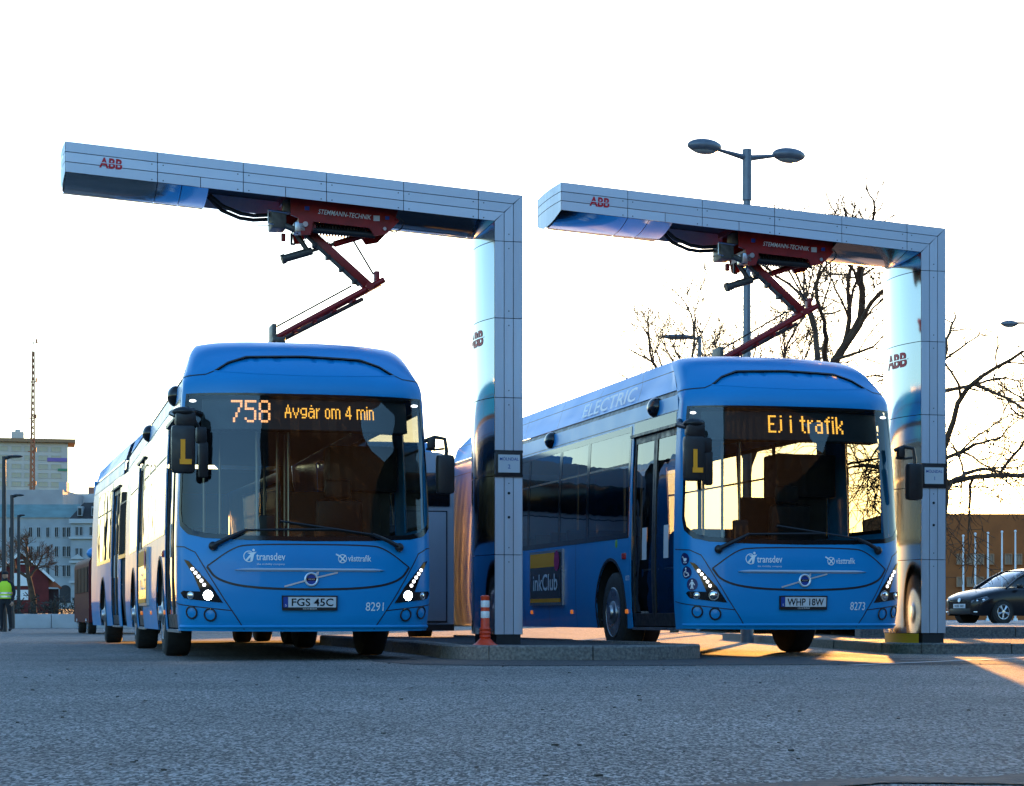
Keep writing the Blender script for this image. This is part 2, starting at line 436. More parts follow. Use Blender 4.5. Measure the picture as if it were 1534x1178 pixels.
# painted lines on the carriageway, tarmac patch and wet seam
WPAINT = mat("road_paint", (0.52, 0.52, 0.53), 0.7, var=0.35, vscale=7)
def paint_line(a, b, w):
    d = Vector((b[0] - a[0], b[1] - a[1])).normalized(); q = Vector((-d.y, d.x)) * w / 2
    return sheet("road_marking", [(a[0] - q.x, a[1] - q.y), (b[0] - q.x, b[1] - q.y), (b[0] + q.x, b[1] + q.y), (a[0] + q.x, a[1] + q.y)], 0.008, WPAINT)
paint_line((3.0, 18.1), (6.9, 24.9 - 1.3), 0.09)
paint_line((3.9, 20.6), (5.7, 20.0), 0.07)
rp = random.Random(5)
sheet("asphalt_patch", [(-1.35, 19.9), (-0.9, 18.55), (-0.2, 18.05), (1.4, 18.2), (2.9, 18.6), (4.9, 18.75), (4.4, 21.2), (2.4, 22.5), (-.4, 22), (-1.6, 22.5)], 0.004, ASPHALT_DARK)
wp = [(0.35, 5.15), (0.75, 5.32), (1.0, 5.5), (1.25, 5.46), (1.6, 5.75), (2.3, 5.9), (2.3, 5.2), (1.7, 5.35), (1.35, 5.22), (1.0, 5.3), (.7, 5.1)]
sheet("wet_patch", [(x + rp.uniform(-.015, .015), y + rp.uniform(-.015, .015)) for x, y in densify(wp, .07)], 0.004, WET)
gr_ = MB()   # grit and leaf scraps lying on the tarmac
for k in range(90):
    y = rp.uniform(5.3, 19); x = rp.uniform(-.25, .25) * y; a = rp.uniform(.004, .012)
    gr_.box((x, y, .006 + a * .2), (a * rp.uniform(1, 2.2), a * 1.4, a * .6), rp.uniform(0, 3))
tag(gr_.build("grit", mat("grit_brown", (.05, .038, .028), .9, var=.4), None, False), None, kind="stuff")

# ------------------------------------------------------------------ bus surface
HWT = [(.28, 1.245), (.6, 1.275), (1.2, 1.275), (2.0, 1.255), (2.62, 1.225), (2.82, 1.205), (2.9, 1.17), (3.05, 1.125), (3.15, 1.09), (3.24, 1.03), (3.29, .90)]
Y0T = [(.28, .06), (.42, .02), (.7, 0), (1.0, 0), (1.2, .03), (2.0, .12), (2.62, .2), (2.7, .2), (2.79, .225), (2.9, .31), (3.0, .43), (3.1, .57), (3.2, .76), (3.26, .95), (3.29, 1.15)]
def lerp_tab(z, T):
    if z <= T[0][0]: return T[0][1]
    for (a, b), (c, d) in zip(T, T[1:]):
        if z <= c: return b + (d - b) * (z - a) / (c - a)
    return T[-1][1]
_HW, _B, _N = 1.275, 0.42, 3.0
_X, _Y, _A = [], [], [0.0]
for i in range(401):
    t = math.pi / 2 * i / 400
    _X.append(_HW * math.sin(t) ** (2 / _N)); _Y.append(_B * (1 - max(0, math.cos(t)) ** (2 / _N)) + .05 * (_X[-1] / _HW) ** 2)
    if i: _A.append(_A[-1] + math.hypot(_X[i] - _X[i - 1], _Y[i] - _Y[i - 1]))
UC = _A[-1]
import bisect
def plan(a):
    if a >= UC: return _HW, _Y[-1] + a - UC
    k = min(399, max(0, bisect.bisect_right(_A, a) - 1)); f = (a - _A[k]) / max(1e-9, _A[k + 1] - _A[k])
    return _X[k] + (_X[k + 1] - _X[k]) * f, _Y[k] + (_Y[k + 1] - _Y[k]) * f
def S(u, z):
    a = abs(u); x, y = plan(a)
    rg = .6 + max(0, z - 2.75) / .5 * 2.6
    w = min(1, max(0, (1.15 + rg - a) / rg)); w = w * w * (3 - 2 * w)
    return (math.copysign(x, u) * lerp_tab(z, HWT) / _HW, y + lerp_tab(z, Y0T) * w, z)
def mirror(p): return [(-u, z) for u, z in reversed(p)]

WS = [(-1.30, 2.655), (-1.345, 2.0), (-1.375, 1.46), (-1.34, 1.335), (-1.22, 1.25), (-1.04, 1.212), (-.6, 1.19), (0, 1.182)]
WS = WS + [(-u, z) for u, z in reversed(WS[:-1])]
WSI = [(u * .968, 1.182 + (z - 1.182) * .955 + .045) for u, z in WS]
_HT = [(-1.02, .93), (-.76, 1.115), (-.59, 1.15), (.59, 1.15), (.76, 1.115), (1.02, .93), (.925, .80), (.63, .722), (0, .70), (-.63, .722), (-.925, .80)]
HATCH = corner_round(_HT[:6], 3) + corner_round(_HT[5:] + [_HT[0]], 3)[1:-1]
HSPLIT = len(corner_round(_HT[:6], 3)) - 1
CLUSTER = [(-1.275, 1.0), (-1.215, .985), (-1.09, .865), (-.97, .735), (-.86, .572), (-1.07, .594), (-1.27, .618), (-1.325, .672), (-1.29, .692), (-1.085, .684), (-1.16, .85), (-1.23, .945)]

def wheel(parent, x, y, side, r=0.475, w=0.28, rimmat=None):
    """side -1/+1: outer face towards that x"""
    M = Matrix.Translation((x, y, r)) @ Matrix.Rotation(R(90) * side, 4, 'Y')
    t = MB().lathe([(r * .62, -w / 2), (r * .93, -w / 2), (r * .985, -w / 2 + .02), (r, -w / 2 + .05), (r, w / 2 - .05), (r * .985, w / 2 - .02), (r * .93, w / 2), (r * .62, w / 2), (r * .6, w / 2 - .03)], 36, M)
    o = t.build("wheel", RUBBER, parent)
    rim = MB().lathe([(r * .62, w / 2 + .004), (r * .60, w / 2 + .008), (r * .57, w / 2 - .02), (r * .50, w / 2 - .07), (r * .30, w / 2 - .05), (r * .28, w / 2 + .015), (r * .18, w / 2 + .03), (r * .16, w / 2 + .06), (.001, w / 2 + .065)], 30, M)
    for k in range(10):
        a = 2 * math.pi * k / 10
        c = M @ Vector((r * .4 * math.cos(a), r * .4 * math.sin(a), w / 2 - .075)); d = M @ Vector((r * .4 * math.cos(a), r * .4 * math.sin(a), w / 2 - .02))
        rim.cyl(c, d, .018, n=6)
    rim.build("rim", rimmat or STEEL, o)
    return o

def arch(ca, r=.6, z0=.29):
    t0 = math.asin((.48 - z0) / r)
    return [(ca + r * math.cos(a), .48 + r * math.sin(a)) for a in [(-t0) + (math.pi + 2 * t0) * i / 18 for i in range(19)]]

def side_section(root, s, a0, a1, surf, doors, panes, arches, roof_from, z_win=(1.345, 2.58)):
    """one flank between a0 and a1 (distance along the side): shell, glazing, doors, roof-side panels"""
    f = lambda a, z: surf(s * a, z)
    def pt(mb, outline, holes=[], **k):
        o = outline if s > 0 else [(-a, z) for a, z in outline]; h = holes if s > 0 else [[(-a, z) for a, z in q] for q in holes]
        return patch(mb, o, h, surf, **k)
    # outline with wheel arches and doors bitten out of the bottom edge
    bites = [(d0, d1, [(d0, .29), (d0, 2.47), (d1, 2.47), (d1, .29)]) for d0, d1 in doors]
    for ca in arches:
        ar = list(reversed(arch(ca))); bites.append((ar[0][0], ar[-1][0], ar))
    bites.sort(); bottom = [(a0, .29)]
    for b0, b1, pts in bites: bottom += pts
    bottom.append((a1, .29))
    outl = bottom + [(a1, 2.80), (a0, 2.80)]
    holes = [[(p0, z_win[0]), (p1, z_win[0]), (p1, z_win[1]), (p0, z_win[1])] for p0, p1 in panes]
    pt(MB(), outl, holes, res=.22, thick=.010).build("side_panel", BLUE, root)
    pt(MB(), [(roof_from, 2.86), (a1, 2.86), (a1, 3.29), (roof_from, 3.29)], res=.25).build("roof_side", ROOFB, root)
    pt(MB(), [(a0, 2.795), (a1, 2.795), (a1, 2.865), (a0, 2.865)], res=.3, off=-.012).build("drip_gap", BLACK, root)
    gp = MB()
    x = roof_from + 1.6
    while x < a1 - .3:
        ribbon(gp, [(s * x, 2.87), (s * x, 3.2)], .012, surf); x += 1.75
    ribbon(gp, [(s * roof_from, 3.10), (s * a1, 3.10)], .012, surf, res=.3)
    ribbon(gp, [(s * a0, 2.63), (s * a1, 2.63)], .008, surf, res=.3)
    x = a0 + 3.9
    while x < a1 - .2:
        ribbon(gp, [(s * x, .3), (s * x, 1.34)], .008, surf) if not any(d0 - .1 < x < d1 + .1 for d0, d1 in doors) else None
        x += 1.3
    tag(gp.build("panel_gap", BLACK, root), None, kind="stuff")
    for p0, p1 in panes:
        o = pt(MB(), [(p0 + .015, z_win[0] + .01), (p1 - .015, z_win[0] + .01), (p1 - .015, z_win[1] - .01), (p0 + .015, z_win[1] - .01)], res=.4, off=.002).build("window", SGLASS, root)
        fr = pt(MB(), [(p0 - .03, z_win[0] - .02), (p1 + .03, z_win[0] - .02), (p1 + .03, z_win[1] + .02), (p0 - .03, z_win[1] + .02)],
                [[(p0 + .035, z_win[0] + .04), (p1 - .035, z_win[0] + .04), (p1 - .035, z_win[1] - .05), (p0 + .035, z_win[1] - .05)]], res=.4, off=.005)
        fr.build("window_frame", GLOSSBLK, o)
        br = pt(MB(), [(p0 + .03, 2.16), (p1 - .03, 2.16), (p1 - .03, 2.185), (p0 + .03, 2.185)], res=.4, off=.006); br.build("glazing_bar", BLACK, o)
    for d0, d1 in doors:
        mid = (d0 + d1) / 2; g = .055
        lo, hi = [(d0, .31), (mid, .31), (mid, 2.46), (d0, 2.46)], [(mid, .31), (d1, .31), (d1, 2.46), (mid, 2.46)]
        for (e0, e1) in ((d0 + .008, mid - .006), (mid + .006, d1 - .008)):
            leaf = pt(MB(), [(e0, .32), (e1, .32), (e1, 2.455), (e0, 2.455)], [[(e0 + g, .46), (e1 - g, .46), (e1 - g, 2.38), (e0 + g, 2.38)]], res=.35, off=-.02, thick=.04).build("door", BLACK, root)
            pt(MB(), [(e0 + g - .01, .45), (e1 - g + .01, .45), (e1 - g + .01, 2.39), (e0 + g - .01, 2.39)], res=.4, off=-.03).build("pane", SGLASS, leaf)
            nt = pt(MB(), [(e0 + .25, 1.06), (e0 + .42, 1.06), (e0 + .42, 1.42), (e0 + .25, 1.42)], res=.2, off=-.026); nt.build("notice", PLATEW, leaf)
            h = MB(); A_ = Vector(f(e0 + .12, .95)); B_ = Vector(f(e1 - .12, .95)); n_ = Vector((-s, 0, 0)) * .12
            h.tube([A_ + n_, B_ + n_], .014); h.build("grab_rail", STEEL, leaf)
        pt(MB(), [(d0, .275), (d1, .275), (d1, .305), (d0, .305)], res=.4, off=.004, thick=.03).build("door_sill", STEEL, root)
        hd = pt(MB(), [(d0 + .02, 2.49), (d1 - .02, 2.49), (d1 - .02, 2.62), (d0 + .02, 2.62)], res=.4, off=.004); hd.build("door_header", GLOSSBLK, root)
        pt(MB(), [(d0 - .05, 2.455), (d1 + .05, 2.455), (d1 + .05, 2.485), (d0 - .05, 2.485)], res=.4, off=.03, thick=.03).build("door_gutter", BLACK, root)
    for ca in arches:
        a_in = arch(ca, .6); a_out = arch(ca, .635)
        pt(MB(), a_out + list(reversed(a_in)), res=.12, off=.006, thick=.02).build("arch_lip", BLACK, root)
        # dark wheel housing
        hb = MB(); prev = None
        for a, z in arch(ca, .61):
            p = Vector(f(a, z)); q = p + Vector((-s * .55, 0, 0)); hb.v += [p, q]
        n2 = len(hb.v) // 2; hb.f += [(2 * i, 2 * i + 2, 2 * i + 3, 2 * i + 1) for i in range(n2 - 1)]
        hb.add([Vector(f(a, z)) + Vector((-s * .55, 0, 0)) for a, z in arch(ca, .61)], [tuple(range(19))])
        hb.build("wheel_housing", CHASSIS, root)
        wy = surf(s * ca, .48)
        wheel(root, wy[0] - s * .17, wy[1], s)

def roof_dome(root, surf, a, z, s=-1):
    p = Vector(surf(s * a, z)); MB().ball(p, (.09, .15, .11)).build("camera_dome", GLOSSBLK, root)

def make_bus(name, loc, rz, zs, number, plate, sign, lit, art, label):
    root = empty(name, (loc[0], loc[1], 0), rz); root.scale = (1, 1, zs)
    tag(root, label, "bus", "blue electric buses at the chargers")
    L1 = 10.75 if art else 12.0
    # ---------------- front
    FR = [(-1.62, .29)] + [(u, .30 - .012 * (1 - (u / 1.62) ** 2)) for u in [x * .2 - 1.4 for x in range(15)]] + [(1.62, .29), (1.62, 3.29), (-1.62, 3.29)]
    RECESS = [(-1.0, 2.885), (-.86, 2.985), (-.66, 3.055), (0, 3.075), (.66, 3.055), (.86, 2.985), (1.0, 2.885), (.55, 2.86), (0, 2.85), (-.55, 2.86)]
    sh = patch(MB(), FR, [WS, RECESS], S, res=.055); sh.build("front_shell", BLUE, root)
    patch(MB(), RECESS, [], S, res=.06, off=-.022).build("front_recess", BLUE, root)
    gp = MB()
    rc = RECESS + [RECESS[0]]
    ribbon(gp, rc[:7], .016, S, .002, .05)
    ribbon(gp, HATCH + [HATCH[0]], .014, S, .002, .05)
    ribbon(gp, HATCH[HSPLIT:] + [HATCH[0]], .022, S, .0025, .05)
    for m_ in (1, -1):
        q = lambda P: [(u * m_, z) for u, z in P]
        ribbon(gp, q([(-1.60, 1.14), (-1.27, 1.125), (-1.14, 1.07), (-.66, .31)]), .011, S, .002, .05)
        ribbon(gp, q([(-1.60, .585), (-.77, .495)]), .010, S, .002, .05)
        ribbon(gp, q([(-1.61, 2.83), (-1.08, 2.85), (-1.0, 2.885)]), .012, S, .002, .05)
    tag(gp.build("panel_gap", BLACK, root), None, kind="stuff")
    ribbon(MB(), RECESS[6:] + [RECESS[0]], .010, S, .003, .05).build("recess_edge", ROOFB, root)
    # bumper crease highlights: a rolled lip along the lower edge
    lip = MB(); lip.tube([Vector(S(u, .335)) + nrm(S, u, .335) * -.004 for u in [x * .1 - 1.4 for x in range(29)]], .02, 6); lip.build("bumper_lip", BLUE, root)
    # ---------------- windscreen
    w_ = patch(MB(), WS, [], S, res=.09, off=.003).build("windscreen", WGLASS, root)
    patch(MB(), WS, [WSI], S, res=.09, off=.0055).build("windscreen_border", GLOSSBLK, w_)
    # destination sign behind the glass
    dsp = patch(MB(), [(-1.13, 2.31), (1.13, 2.31), (1.13, 2.61), (-1.13, 2.61)], [], S, res=.12, off=-.07, thick=.12).build("destination_display", BLACK, root)
    mb = MB(); 
    for (txt, u0, z0, wd, ht, col) in sign:
        mb = MB(); dots(mb, txt, S, u0, z0, wd, ht, -.062); mb.build("display_lettering", col, dsp, False)
    for m_ in (-1, 1):   # marker lamps in the top corners of the screen
        c = Vector(S(m_ * 1.2, 2.585)); MB().ball(c + Vector((0, .03, 0)), (.035, .02, .014)).build("top_marker_lamp", DRL_ON, root)
    # ---------------- wipers
    for base, elbow, tip in (((-.95, 1.125), (-.62, 1.285), (.28, 1.30)), ((.90, 1.125), (.62, 1.25), (-.30, 1.375))):
        o_ = .05
        pp = lambda t, k=o_: Vector(S(*t)) + nrm(S, *t) * k
        ar = MB().tube([pp(base, .045), pp(((base[0] + elbow[0]) / 2, (base[1] + elbow[1]) / 2), .06), pp(elbow, .05)], .026, 8, .016)
        ar.ball(pp(base, .03), .045)
        a_ = ar.build("wiper_arm", BLACK, root)
        n_ = 8; pts = [pp((elbow[0] + (tip[0] - elbow[0]) * i / n_ - (.14 if i == 0 and elbow[0] > 0 else 0) * 0, elbow[1] + (tip[1] - elbow[1]) * i / n_), .03) for i in range(n_ + 1)]
        bl = MB().tube(pts, .011, 6); bl.build("wiper_blade", BLACK, a_)
    # ---------------- lamps
    for m_ in (1, -1):
        q = [(u * m_, z) for u, z in CLUSTER]; q = q if m_ > 0 else list(reversed(q))
        cl = patch(MB(), q, [], S, res=.05, off=.006, thick=.012).build("headlamp_cluster", GLOSSBLK, root)
        ax = lambda u, z, d: Vector(S(u, z)) + nrm(S, u, z) * d
        def disc(nm, u, z, r, mt, d=.012, bulge=.5):
            nn = nrm(S, u, z); M = Matrix.Translation(ax(u, z, d)) @ nn.to_track_quat('Z', 'Y').to_matrix().to_4x4()
            return MB().lathe([(r, -.012), (r, 0), (r * .85, r * .22 * bulge), (r * .5, r * .42 * bulge), (.001, r * .5 * bulge)], 18, M).build(nm, mt, cl)
        for u, z in ((-1.168, .905), (-1.135, .868), (-1.103, .830), (-1.073, .790), (-1.045, .748)):
            disc("led", u * m_, z, .0165, DRL_ON)
        ring = lambda u, z, r, t, mt, nm, par: MB().tube([Vector(ax(u + r * math.cos(k / 20 * 2 * math.pi), z + r * math.sin(k / 20 * 2 * math.pi), .008)) for k in range(21)], t, 6).build(nm, mt, par)
        disc("main_lamp", -1.005 * m_, .648, .042, BEAM_ON if lit else REFL)
        ring(-1.005 * m_, .648, .05, .007, STEEL, "lamp_ring", cl)
        disc("side_lamp", -1.19 * m_, .645, .03, REFL)
        ring(-1.19 * m_, .645, .034, .005, STEEL, "lamp_ring", cl)
        for u, z in ((-1.19, .478), (-.995, .455)):
            fg = ring(u * m_, z, .058, .009, BLACK, "fog_lamp_ring", root)
            nn = nrm(S, u * m_, z); M = Matrix.Translation(ax(u * m_, z, .001)) @ nn.to_track_quat('Z', 'Y').to_matrix().to_4x4()
            MB().lathe([(.052, 0), (.05, .004), (.001, .012)], 18, M).build("lens", BLUE, fg)
    # ---------------- trim, badge, plate, lettering on the hatch
    bar = MB(); N_ = 24; rows = []
    for i in range(N_ + 1):
        t = -1 + 2 * i / N_; u = t * .745; hgt = .017 * min(1, (1 - abs(t)) * 9 + .05); z = .897
        rows.append([Vector(S(u, z - hgt)) + nrm(S, u, z) * .002, Vector(S(u, z)) + nrm(S, u, z) * .022, Vector(S(u, z + hgt)) + nrm(S, u, z) * .002])
    bar.add([p for r in rows for p in r], [(i * 3 + k, i * 3 + 3 + k, i * 3 + 4 + k, i * 3 + 1 + k) for i in range(N_) for k in (0, 1)]); bar.build("chrome_bar", CHROME, root)
    bd = MB(); bu, bz = 0.005, .805
    P_ = lambda u, z, d=.012: Vector(S(u, z)) + nrm(S, u, z) * d
    ribbon(bd, [(bu - .265, bz - .072), (bu - .05, bz - .012)], .016, S, .008); ribbon(bd, [(bu + .05, bz + .016), (bu + .265, bz + .068)], .016, S, .008)
    bd.tube([P_(bu + .06 * math.cos(k / 24 * 2 * math.pi), bz + .06 * math.sin(k / 24 * 2 * math.pi)) for k in range(25)], .011, 6)
    bd.add([P_(bu + a, bz + b, .014) for a, b in ((.035, .055), (.075, .082), (.07, .04))], [(0, 2, 1)])
    bg = bd.build("maker_badge", CHROME, root)
    patch(MB(), circle((bu, bz), .05), [], S, res=.05, off=.006).build("badge_ground", PLATEB, bg)
    ribbon(MB(), [(bu - .055, bz), (bu + .055, bz)], .024, S, .010).build("badge_band", GLOSSBLK, bg)
    tb = MB(); text_on(tb, "VOLVO", S, bu, bz - .006, .013, 'CENTER', .012, .01, 1.1); tb.build("badge_lettering", CHROME, bg, False)
    pl = patch(MB(), [(-.285, .50), (.265, .50), (.265, .645), (-.285, .645)], [], S, res=.2, off=.028, thick=.028).build("number_plate", BLACK, root)
    patch(MB(), [(-.225, .53), (.25, .53), (.25, .632), (-.225, .632)], [], S, res=.2, off=.031).build("plate_face", PLATEW, pl)
    patch(MB(), [(-.272, .53), (-.228, .53), (-.228, .632), (-.272, .632)], [], S, res=.2, off=.031).build("plate_band", PLATEB, pl)
    tb = MB(); text_on(tb, plate, S, .012, .545, .073, 'CENTER', .033, .012, width=.42); tb.build("plate_lettering", GLOSSBLK, pl, False)
    tb = MB(); text_on(tb, "VOLVO BUSSAR", S, -.01, .509, .014, 'CENTER', .031); text_on(tb, "S", S, -.256, .540, .022, 'LEFT', .033); tb.build("plate_small_lettering", WHITEV, pl, False)
    tb = MB(); text_on(tb, number, S, .555, .495, .085, 'LEFT', .004, .004, width=.19); tb.build("fleet_number", WHITEV, root, False)
    tb = MB(); text_on(tb, "transdev", S, -.535, .992, .072, 'LEFT', .004, .012, width=.285); text_on(tb, "the mobility company", S, -.53, .945, .018, 'LEFT', .004, .004, width=.275)
    cx_, cz_ = -.605, 1.028    # ring with a striding figure
    tb.v += []; ribbon(tb, [(cx_ + .052 * math.cos(a), cz_ + .052 * math.sin(a)) for a in [R(60 + 250 * k / 20) for k in range(21)]], .009, S, .004, .02)
    patch(tb, circle((cx_ + .045, cz_ + .062), .013, 10), [], S, res=.02, off=.004)
    patch(tb, [(cx_ - .02, cz_ + .035), (cx_ + .075, cz_ + .045), (cx_ + .05, cz_ + .02), (cx_ + .035, cz_ - .045), (cx_ + .012, cz_ - .045), (cx_ + .015, cz_ - .005), (cx_ - .02, cz_ - .045), (cx_ - .04, cz_ - .04), (cx_ + .012, cz_ + .02)], [], S, res=.04, off=.004)
    tb.build("operator_lettering", WHITEV, root, False)
    tb = MB(); text_on(tb, "västtrafik", S, .375, .985, .062, 'LEFT', .004, .010, width=.235); cx_, cz_ = .318, 1.01
    ribbon(tb, [(cx_ + .04 * math.cos(a), cz_ + .04 * math.sin(a)) for a in [R(360 * k / 24) for k in range(25)]], .008, S, .004, .02)
    ribbon(tb, [(cx_ - .065, cz_ + .045), (cx_ - .02, cz_ + .02), (cx_ + .03, cz_ - .03)], .014, S, .0045, .02); ribbon(tb, [(cx_ - .03, cz_ - .035), (cx_ + .034, cz_ + .035)], .012, S, .0045, .02)
    tb.build("transit_lettering", WHITEV, root, False)
    # ---------------- mirrors
    mr = MB(); mr.box((-1.245, .05, 2.07), (.235, .13, .47), R(-4), .045); mk = mr.build("mirror", BLACK, root)
    up = MB(); up.box((-1.22, .09, 2.37), (.20, .15, .16), 0, .04); up.ball((-1.23, .09, 2.44), (.12, .10, .05)); up.build("mirror_head", BLACK, mk)
    arm = MB(); arm.tube([(-1.22, .1, 2.42), (-1.15, .2, 2.46), (-1.05, .32, 2.44)], .03, 8); arm.tube([(-1.30, .1, 2.40), (-1.34, .28, 2.44), (-1.25, .50, 2.50)], .03, 8); arm.tube([(-1.23, .08, 2.33), (-1.23, .06, 2.2)], .022, 8); arm.build("mirror_arm", BLACK, mk)
    fm = lambda u, z: (u, -.0185 - .0, z)
    lt = MB(); lt.box((-1.262 + .01, -.022, 2.045), (.045, .006, .235), R(-4)); lt.box((-1.225, -.0235, 1.945), (.115, .006, .05), R(-4)); lt.build("mirror_letter", YELLOWP, mk, False)
    m2 = MB(); m2.box((-1.04, .17, 1.98), (.10, .07, .36), R(8), .03); m2.box((-1.06, .17, 2.22), (.11, .09, .17), R(8), .035); m2.tube([(-1.07, .17, 2.28), (-1.15, .14, 2.40)], .016, 6); m2.build("kerb_mirror", BLACK, mk)
    m3 = MB(); m3.box((1.40, .22, 1.88), (.19, .12, .40), R(6), .045); mm = m3.build("mirror", BLACK, root)
    ar = MB(); ar.tube([(1.20, .30, 2.22), (1.30, .26, 2.26), (1.40, .23, 2.24), (1.415, .22, 2.12), (1.41, .22, 2.06)], .021, 8); ar.tube([(1.22, .30, 2.14), (1.30, .27, 2.13), (1.39, .23, 2.14)], .014, 6); ar.box((1.27, .28, 2.2), (.08, .08, .12), 0, .02); ar.build("mirror_arm", BLACK, mm)
    # ---------------- flanks
    if art:
        doorsL, panesL, archL = [(1.66, 3.22), (7.45, 8.75)], [(3.32, 5.0), (5.05, 6.3), (6.35, 7.38), (8.85, 10.6)], [4.02, 9.62]
    else:
        doorsL, panesL, archL = [(1.66, 3.22)], [(3.32, 5.0), (5.05, 6.3), (6.35, 7.9), (7.95, 9.5), (9.55, 11.2)], [4.02, 9.95]
    Ls = L1 + UC - _Y[-1]
    side_section(root, -1, 1.62, Ls, S, doorsL, panesL, archL, 1.62)
    side_section(root, 1, 1.62, Ls, S, [], [(1.8, 2.75), (3.32, 5.0), (5.05, 6.3), (6.35, 7.9), (7.95, 9.3)], archL, 1.62)
    rows = []; a_ = 0
    us = [x * .1 for x in range(0, 17)] + [1.62] + [x * .8 + 2 for x in range(int((Ls - 2) / .8))] + [Ls]
    rf = MB()
    V = []
    for u in us: V += [S(-u if u else -1e-4, 3.29), S(u if u else 1e-4, 3.29)]
    V = [Vector(v) + Vector((0, 0, .0)) for v in V]
    rf.add(V, [(2 * i, 2 * i + 1, 2 * i + 3, 2 * i + 2) for i in range(len(us) - 1)]); rf.build("roof", ROOFB, root)
    # contact rails for the pantograph, behind the roof cowl
    for x in (-.55, -.2, .2, .55):
        MB().box((x, 2.75, 3.345), (.06, 1.7, .05), 0, .012).box((x, 2.2, 3.305), (.04, .06, .06)).box((x, 3.3, 3.305), (.04, .06, .06)).build("contact_rail", STEEL, root)
    # side equipment
    for a, z in ((2.48, 2.735), (6.9, 2.73)): roof_dome(root, S, a, z)
    for a in (3.38, 5.72, 7.72): MB().box(S(-a, .485), (.03, .09, .05), 0, .012).build("marker_lamp", ORANGELAMP, root)
    MB().box(S(-3.46, 1.12), (.035, .14, .075), 0, .015).build("side_indicator", REDLAMP, root)
    ad = patch(MB(), [(-7.70, .575), (-6.06, .575), (-6.06, 1.285), (-7.70, 1.285)], [], S, res=.4, off=.03, thick=.03).build("advert_frame", STEEL, root)
    patch(MB(), [(-7.65, .61), (-6.11, .61), (-6.11, 1.25), (-7.65, 1.25)], [], S, res=.4, off=.034).build("advert_sheet", GLOSSBLK, ad)
    mb = patch(MB(), [(-7.65, 1.07), (-6.42, 1.07), (-6.42, 1.25), (-7.65, 1.25)], [], S, res=.4, off=.037); patch(mb, [(-7.65, .61), (-6.11, .61), (-6.11, .66), (-7.65, .66)], [], S, res=.4, off=.037); mb.build("advert_band", YELLOWP, ad)
    patch(MB(), circle((-6.3, 1.14), .13), [], S, res=.2, off=.038).build("advert_spot", mat("advert_magenta", (.45, .01, .12), .5), ad)
    tb = MB(); text_on(tb, "inkClub", S, -7.5, .77, .21, 'LEFT', .04, .012, width=1.25); tb.build("advert_lettering", WHITEV, ad, False)
    tb = MB(); text_on(tb, "billigt bläck till skrivaren", S, -7.6, 1.14, .05, 'LEFT', .04, .004, width=1.1) if False else None
    tb = MB(); text_on(tb, "ELECTRIC", S, -5.62, 2.90, .165, 'LEFT', .006, .012, width=2.25); tb.build("electric_lettering", WHITEV, root, False)
    tb = MB(); text_on(tb, number, S, -3.40, .84, .055, 'LEFT', .004, .004, width=.15); tb.build("side_number", WHITEV, root, False)
    # access pictograms beside the lamps
    if not lit:
        for u, z, kind in ((-1.345, 1.03, 'pram'), (-1.318, .888, 'chair'), (-1.245, .762, 'walk')):
            pc = patch(MB(), circle((u, z), .066), [], S, res=.06, off=.003).build("pictogram", mat("pictogram_blue", (.006, .015, .10), .4), root)
            g = MB(); c = lambda x, y, r: patch(g, circle((u + x, z + y), r, 12), [], S, res=.05, off=.005); rb = lambda P, w: ribbon(g, [(u + x, z + y) for x, y in P], w, S, .005, .03)
            if kind == 'walk': c(0, .04, .011); rb([(0, .028), (0, -.01)], .026); rb([(0, -.005), (-.014, -.048)], .013); rb([(0, -.005), (.014, -.048)], .013); rb([(-.03, -.008), (-.012, .024), (.012, .024), (.03, -.008)], .009)
            elif kind == 'chair': c(-.008, .042, .010); rb([(-.008, .03), (-.004, -.004), (.022, -.004), (.034, -.036)], .010); rb([(-.006 + .03 * math.cos(a), -.014 + .03 * math.sin(a)) for a in [R(110 + 230 * k / 12) for k in range(13)]], .008)
            else: rb([(-.04, .015), (-.028, .028), (-.012, .005), (.03, .005)], .009); patch(g, [(u - .02, z + .004), (u + .035, z + .004), (u + .03, z - .014), (u + .01, z - .026), (u - .012, z - .02)], [], S, res=.04, off=.005); c(-.008, -.036, .009); c(.022, -.036, .009)
            g.build("symbol", WHITEV, pc, False)
        MB().ball(S(-3.78, 1.27), (.006, .05, .05)).build("eco_sticker", mat("sticker_green", (.18, .4, .03), .5), root)
    # ---------------- underside, floor, cab and saloon
    ch = MB(); ch.box((0, .55 + (L1 - .6) / 2, .33), (2.3, L1 - .6, .07)); ch.box((0, 2.97, .42), (1.5, .22, .2)); ch.build("chassis", CHASSIS, root)
    MB().box((0, L1 / 2 + .2, .385), (2.42, L1 - .6, .03)).build("floor", DKGREY, root)
    MB().box((0, L1 / 2 + .5, 2.72), (2.36, L1 - 1.1, .03)).build("ceiling", mat("ceiling_panel", (.25, .25, .24), .7), root)
    db = MB(); db.prism([(.2, .62), (.2, 1.10), (.34, 1.19), (.62, 1.17), (.80, 1.02), (.80, .62)], lambda y, z: Vector((-1.12, y + .12, z)), lambda y, z: Vector((1.12, y + .12, z)))
    db.box((.55, .72, 1.17), (.62, .25, .12), 0, .04); db.box((-.1, .66, 1.15), (.3, .2, .12), 0, .03); db.build("dashboard", BLACK, root)
    st = MB(); M = Matrix.Translation((.55, .98, 1.14)) @ Matrix.Rotation(R(-32), 4, 'X')
    st.tube([M @ Vector((.225 * math.cos(k / 28 * 2 * math.pi), .225 * math.sin(k / 28 * 2 * math.pi), 0)) for k in range(29)], .016, 8); st.tube([M @ Vector((-.22, 0, 0)), M @ Vector((.22, 0, 0))], .016, 6); st.cyl(M @ Vector((0, 0, .01)), M @ Vector((0, 0, -.35)), .035); st.build("steering_wheel", BLACK, root)
